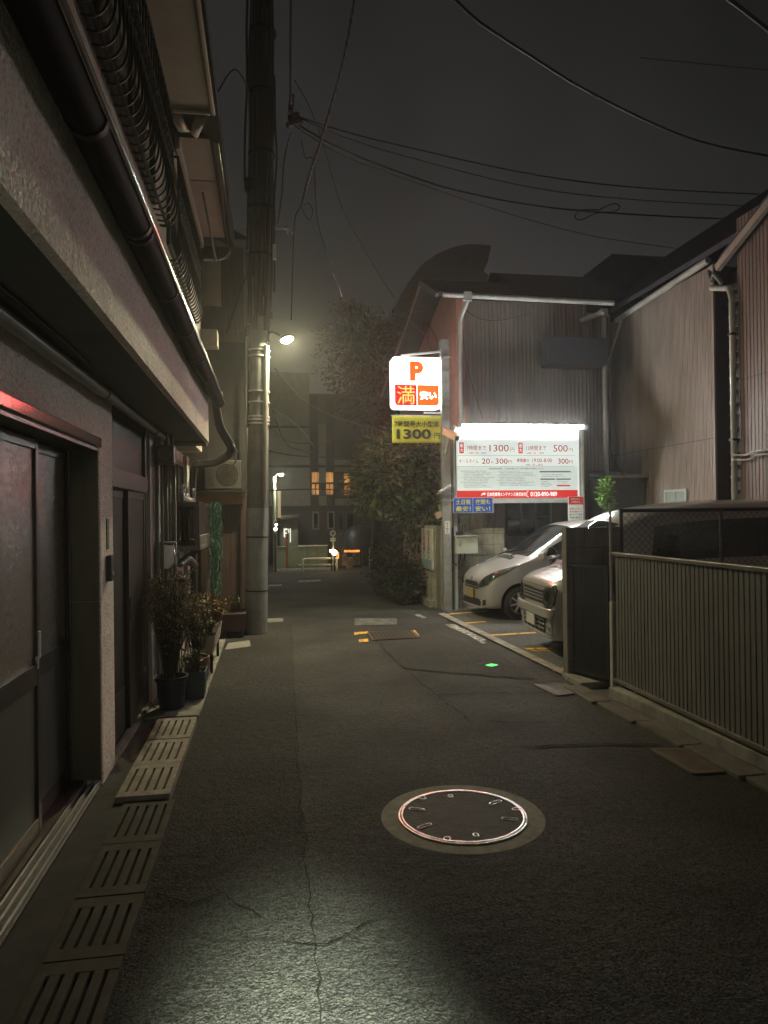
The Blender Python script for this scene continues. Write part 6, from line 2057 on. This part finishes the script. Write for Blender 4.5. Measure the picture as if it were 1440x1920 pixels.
t = thing('far_street_lamp', 'smaller glowing street lamp at the far end of the lane', 'street lamp', (fx(514, 22.6), 22.6, 0))
MB().tube([(fx(514.5, 22.6), 22.6, -.03), (fx(514.5, 22.6), 22.6, fz(893, 22.6))], .06, 12).tube(spline([(fx(514.5, 22.6), 22.6, fz(897, 22.6)), (fx(520, 22.6), 22.5, fz(889, 22.6)), (fx(525, 22.6), 22.45, fz(888, 22.6))], 4), .025, 8).build('pole', M('far_pole', (.40, .42, .30), .6), t, smooth='auto')
lf = Y_(527, 889, 22.4)
MB().lathe([(0, .06), (.06, .05), (.08, .0), (.0, .03)], lf, n=16, close=False).build('housing', m_steelw, t, smooth=True)
MB().lathe([(.07, -.002), (.05, -.05), (0, -.06)], lf, n=16, close=False).build('lens', e_lampfar, t, smooth=True)
for i, (px, py, r) in enumerate(((518, 984, .035), (516.5, 992, .05))):
    q = Y_(px, py, 22.3)
    t = thing('wall_lamp', ['upper of two small white lamps below the far street lamp', 'lower brighter of two small white lamps below the far street lamp'][i], 'lamp', q)
    MB().lathe([(0, r), (r * .7, r * .7), (r, 0), (r * .7, -r * .7), (0, -r)], q, n=14, close=False).build('bulb', e_bulb, t, smooth=True)
    MB().tube([q + Vector((0, 0, r)), q + Vector((-.02, .05, r + .1))], .012, 6).tube([q + Vector((-.02, .05, r + .1)), Vector((q.x - .02, q.y + .05, -.03))], .02, 6).build('stand', m_bronze, t)

t = thing('panel_fence', 'pale green panel fence across the end of the lane', 'fence', (fx(560, 22.9), 22.9, 0))
MB().box(fx(511, 22.9), fx(536, 22.9), 22.86, 22.92, 0, fz(1024, 22.9)).box(fx(540, 22.9), fx(612, 22.9), 22.86, 22.92, 0, fz(1024, 22.9)).build('panel', m_fencegreen, t)
MB().box(fx(558, 22.9), fx(614, 22.9), 22.83, 22.95, fz(1024, 22.9), fz(1022, 22.9)).box(fx(511, 22.9), fx(538, 22.9), 22.83, 22.95, fz(1024, 22.9), fz(1023, 22.9)).build('coping', m_whiterail, t)
mb = MB()
for px in (575, 592, 612): mb.box(fx(px, 22.9) - .02, fx(px, 22.9) + .02, 22.84, 22.858, 0, fz(1024, 22.9))
mb.build('fence_post', m_farwall, t)
tag(MB().tube([(fx(537, 22.6), 22.6, -.03), (fx(537, 22.6), 22.6, fz(1000, 22.6))], .04, 10).build('orange_pole', m_orangepost, smooth='auto'), 'thin orange pole in front of the pale green fence', 'pole')
tag(MB().box(fx(511, 22.4), fx(620, 22.4), 22.38, 22.5, 0, .07).build('white_kerb', m_whiterail), 'white painted kerb line at the foot of the pale green fence', 'kerb')
t = thing('guard_rail', 'white bent pipe guard rail at the end of the lane', 'guard rail', (fx(595, 22), 22.0, 0))
MB().tube(spline([(fx(566.5, 22), 22, -.03), (fx(566.5, 22), 22, fz(1053, 22)), (fx(569, 22), 22, fz(1048.5, 22)), (fx(575, 22), 22, fz(1047.5, 22)), (fx(600, 22), 22, fz(1047.5, 22)), (fx(628, 22), 22, fz(1047.5, 22)), (fx(630, 22), 22, fz(1051, 22)), (fx(630, 22), 22, -.03)], 6), .035, 10).build('top_rail', m_whiterail, t, smooth=True)
MB().tube([(fx(559, 22), 22, fz(1059, 22)), (fx(628, 22), 22, fz(1059, 22))], .03, 10).build('lower_rail', m_whiterail, t, smooth='auto')

t = thing('round_sign', 'pole with round sign and small plates lit at the lane end', 'road sign', (fx(624, 21.8), 21.8, 0))
MB().tube([(fx(624, 21.8), 21.83, -.03), (fx(624, 21.8), 21.83, fz(994, 21.8))], .025, 8).build('pole', m_galv, t, smooth='auto')
e_sg = M('sign_face', (.62, .62, .58), .5)
q = Y_(624, 1000, 21.8)
MB().lathe([(0, -.01), (.095, -.01), (.095, .01), (0, .01)], q, axis=1, n=24, close=False).build('disc', e_sg, t)
MB().lathe([(0, -.012), (.04, -.012), (.04, -.010)], q, axis=1, n=18, close=False).build('disc_mark', m_greytxt, t)
mb = MB()
for dx in (-.045, .045):
    for dz in (-.16, -.22): mb.box(q.x + dx - .035, q.x + dx + .035, 21.78, 21.81, q.z + dz - .025, q.z + dz + .025)
mb.build('plate', e_sg, t)
for i, (px, py, r) in enumerate(((621, 1033, .05), (627, 1036, .085))):
    q = Y_(px, py, 21.7)
    t = thing('globe_lamp', ['smaller left one of the two warm globe lamps at the lane end', 'larger right one of the two warm globe lamps at the lane end'][i], 'lamp', q)
    MB().lathe([(0, r), (r * .7, r * .7), (r, 0), (r * .7, -r * .7), (0, -r)], q, n=16, close=False).build('globe', e_warmbulb, t, smooth=True)
    MB().tube([q + Vector((0, .02, -r)), Vector((q.x, q.y + .02, -.03))], .015, 6).build('stand', m_bronze, t)
t = thing('shop_front', 'small shop with glowing orange sign strip behind the planters', 'shop', (fx(660, 23.5), 23.5, 0))
ysf = 23.6
MB().box(fx(628, ysf), fx(700, ysf), ysf, ysf + 1.5, 0, fz(1010, ysf)).build('wall', m_wood, t)
MB().prism([(fx(628, ysf), fz(1010, ysf)), (fx(705, ysf), fz(1010, ysf)), (fx(690, ysf), fz(1002, ysf)), (fx(640, ysf), fz(1002, ysf))], 1, ysf - .35, ysf + 1.5).build('awning', m_fardark, t)
MB().box(fx(644, ysf), fx(650, ysf), ysf - .03, ysf - .002, fz(1036.5, ysf), fz(1032.5, ysf)).box(fx(651, ysf), fx(673, ysf), ysf - .03, ysf - .002, fz(1036.5, ysf), fz(1032.5, ysf)).build('sign_strip', e_shop, t)
B(fx(630, ysf), fx(634.5, ysf), ysf - .02, ysf - .002, fz(1048, ysf), fz(1036, ysf)).build('lit_glass', e_shop, t)
mb = MB()
mb.box(fx(640, ysf), fx(648, ysf), ysf - .06, ysf - .002, .05, fz(1040, ysf)).box(fx(659, ysf), fx(678, ysf), ysf - .06, ysf - .002, .05, fz(1038, ysf))
mb.build('display_board', M('display', (.30, .22, .14), .7, var=.5, vscale=9), t)
for i, (a, b, lab) in enumerate(((648, 660, 'brown tub in front of the glowing shop sign'), (691, 712, 'pinkish block planter at the right edge of the lane end'))):
    yy = 22.8
    t = thing('planter_box', lab, 'planter', (fx((a + b) / 2, yy), yy, 0))
    MB().prism([(fx(a + 1, yy), 0), (fx(b - 1, yy), 0), (fx(b, yy), fz(1046, yy)), (fx(a, yy), fz(1046, yy))], 1, yy - .15, yy + .2).build('trough', m_terra, t, bevel=.02)
    mb = MB()
    crown_clumps(mb, (fx((a + b) / 2, yy), yy, fz(1040, yy)), (.16, .15, .15), 12, 22, .07, .018, 90 + i, cs=.09)
    mb.build('foliage', m_leafdk, t, fixn=False)
t = thing('bollard', 'thin pale bollard beside the pinkish planter at the lane end', 'bollard', (fx(693, 22.2), 22.2, 0))
MB().tube([(fx(693, 22.2), 22.2, -.03), (fx(693, 22.2), 22.2, fz(1028, 22.2))], .04, 10).build('post', m_whiterail, t, smooth='auto')
MB().tube([(fx(693, 22.2), 22.2, fz(1033, 22.2)), (fx(693, 22.2), 22.2, fz(1030, 22.2))], .043, 10).build('band', m_red, t, smooth='auto')
t = thing('round_canopy', 'dark rounded shop canopy left of the bushes at the lane end', 'canopy', (fx(682, 23), 23.0, 0))
MB().lathe([(.0, .75), (.25, .72), (.45, .58), (.56, .35), (.58, .0)], (fx(676, 23.2), 23.2, fz(1028, 23.2)), n=28, close=False).build('cover', m_darkbox, t, smooth=True)
MB().tube([(fx(676, 23.2), 23.2, 0), (fx(676, 23.2), 23.2, fz(1000, 23.2))], .03, 8).build('pole', m_bronze, t)

# the block with the arched top far behind
YG = 40.0
G1 = thing('arched_building', 'tall dark building with a quarter round roof against the night sky', 'building', (10, YG, 0))
pts = [(728, 640), (732, 610), (745, 570), (765, 530), (790, 497), (820, 475), (850, 463), (880, 457), (921, 460), (915, 490), (907, 508), (932, 530), (932, 640)]
MB().prism([(Y_(a, b, YG).x, Y_(a, b, YG).z) for a, b in pts] + [(Y_(932, 640, YG).x, 0), (Y_(728, 640, YG).x, 0)], 1, YG, YG + 9).build('wall', m_archwall, G1)
w = MB()
c0, c1 = Y_(872, 498, YG), Y_(887, 483, YG)
w.box(c0.x, c0.x + .05, YG - .06, YG - .002, c0.z, c1.z).box(c1.x - .05, c1.x, YG - .06, YG - .002, c0.z, c1.z).box(c0.x + .05, c1.x - .05, YG - .06, YG - .002, c0.z, c0.z + .05).box(c0.x + .05, c1.x - .05, YG - .06, YG - .002, c1.z - .05, c1.z)
w = w.build('window', M('dim_frame', (.14, .11, .11), .6), G1)
B(c0.x + .05, c1.x - .05, YG - .03, YG - .002, c0.z + .05, c1.z - .05).build('pane', m_winglass, w)
for (a, b) in ((786, 821), (824, 858), (861, 886)):
    w = MB()
    z0_, z1_ = Y_(800, 541, YG).z, Y_(800, 530.5, YG).z
    w.box(Y_(a, 535, YG).x - .05, Y_(a, 535, YG).x, YG - .12, YG - .002, z0_, z1_)
    w = w.build('window', m_fardark, G1)
    B(Y_(a, 535, YG).x, Y_(b, 535, YG).x, YG - .10, YG - .002, z0_, z1_).build('pane', e_slit, w)
MB().tube([(7.6, YG + 2, 0), (7.6, YG + 2, 9)], .3, 8)


# ================================================================== HAZE ADDED FOR THE GLOW ROUND THE LAMPS
hz = B(-310, 310, -310, 310, -1.2, 24).build('haze', m_ground)
tag(hz, kind='stuff')
vm = bpy.data.materials.new('glow_haze')
vm.use_nodes = True
vn = vm.node_tree
vn.nodes.remove(vn.nodes['Principled BSDF'])
pv = vn.nodes.new('ShaderNodeVolumePrincipled')
pv.inputs['Color'].default_value = (.9, .9, .9, 1)
pv.inputs['Density'].default_value = .0038
pv.inputs['Anisotropy'].default_value = .72
vn.links.new(pv.outputs[0], vn.nodes['Material Output'].inputs['Volume'])
hz.data.materials.clear()
hz.data.materials.append(vm)
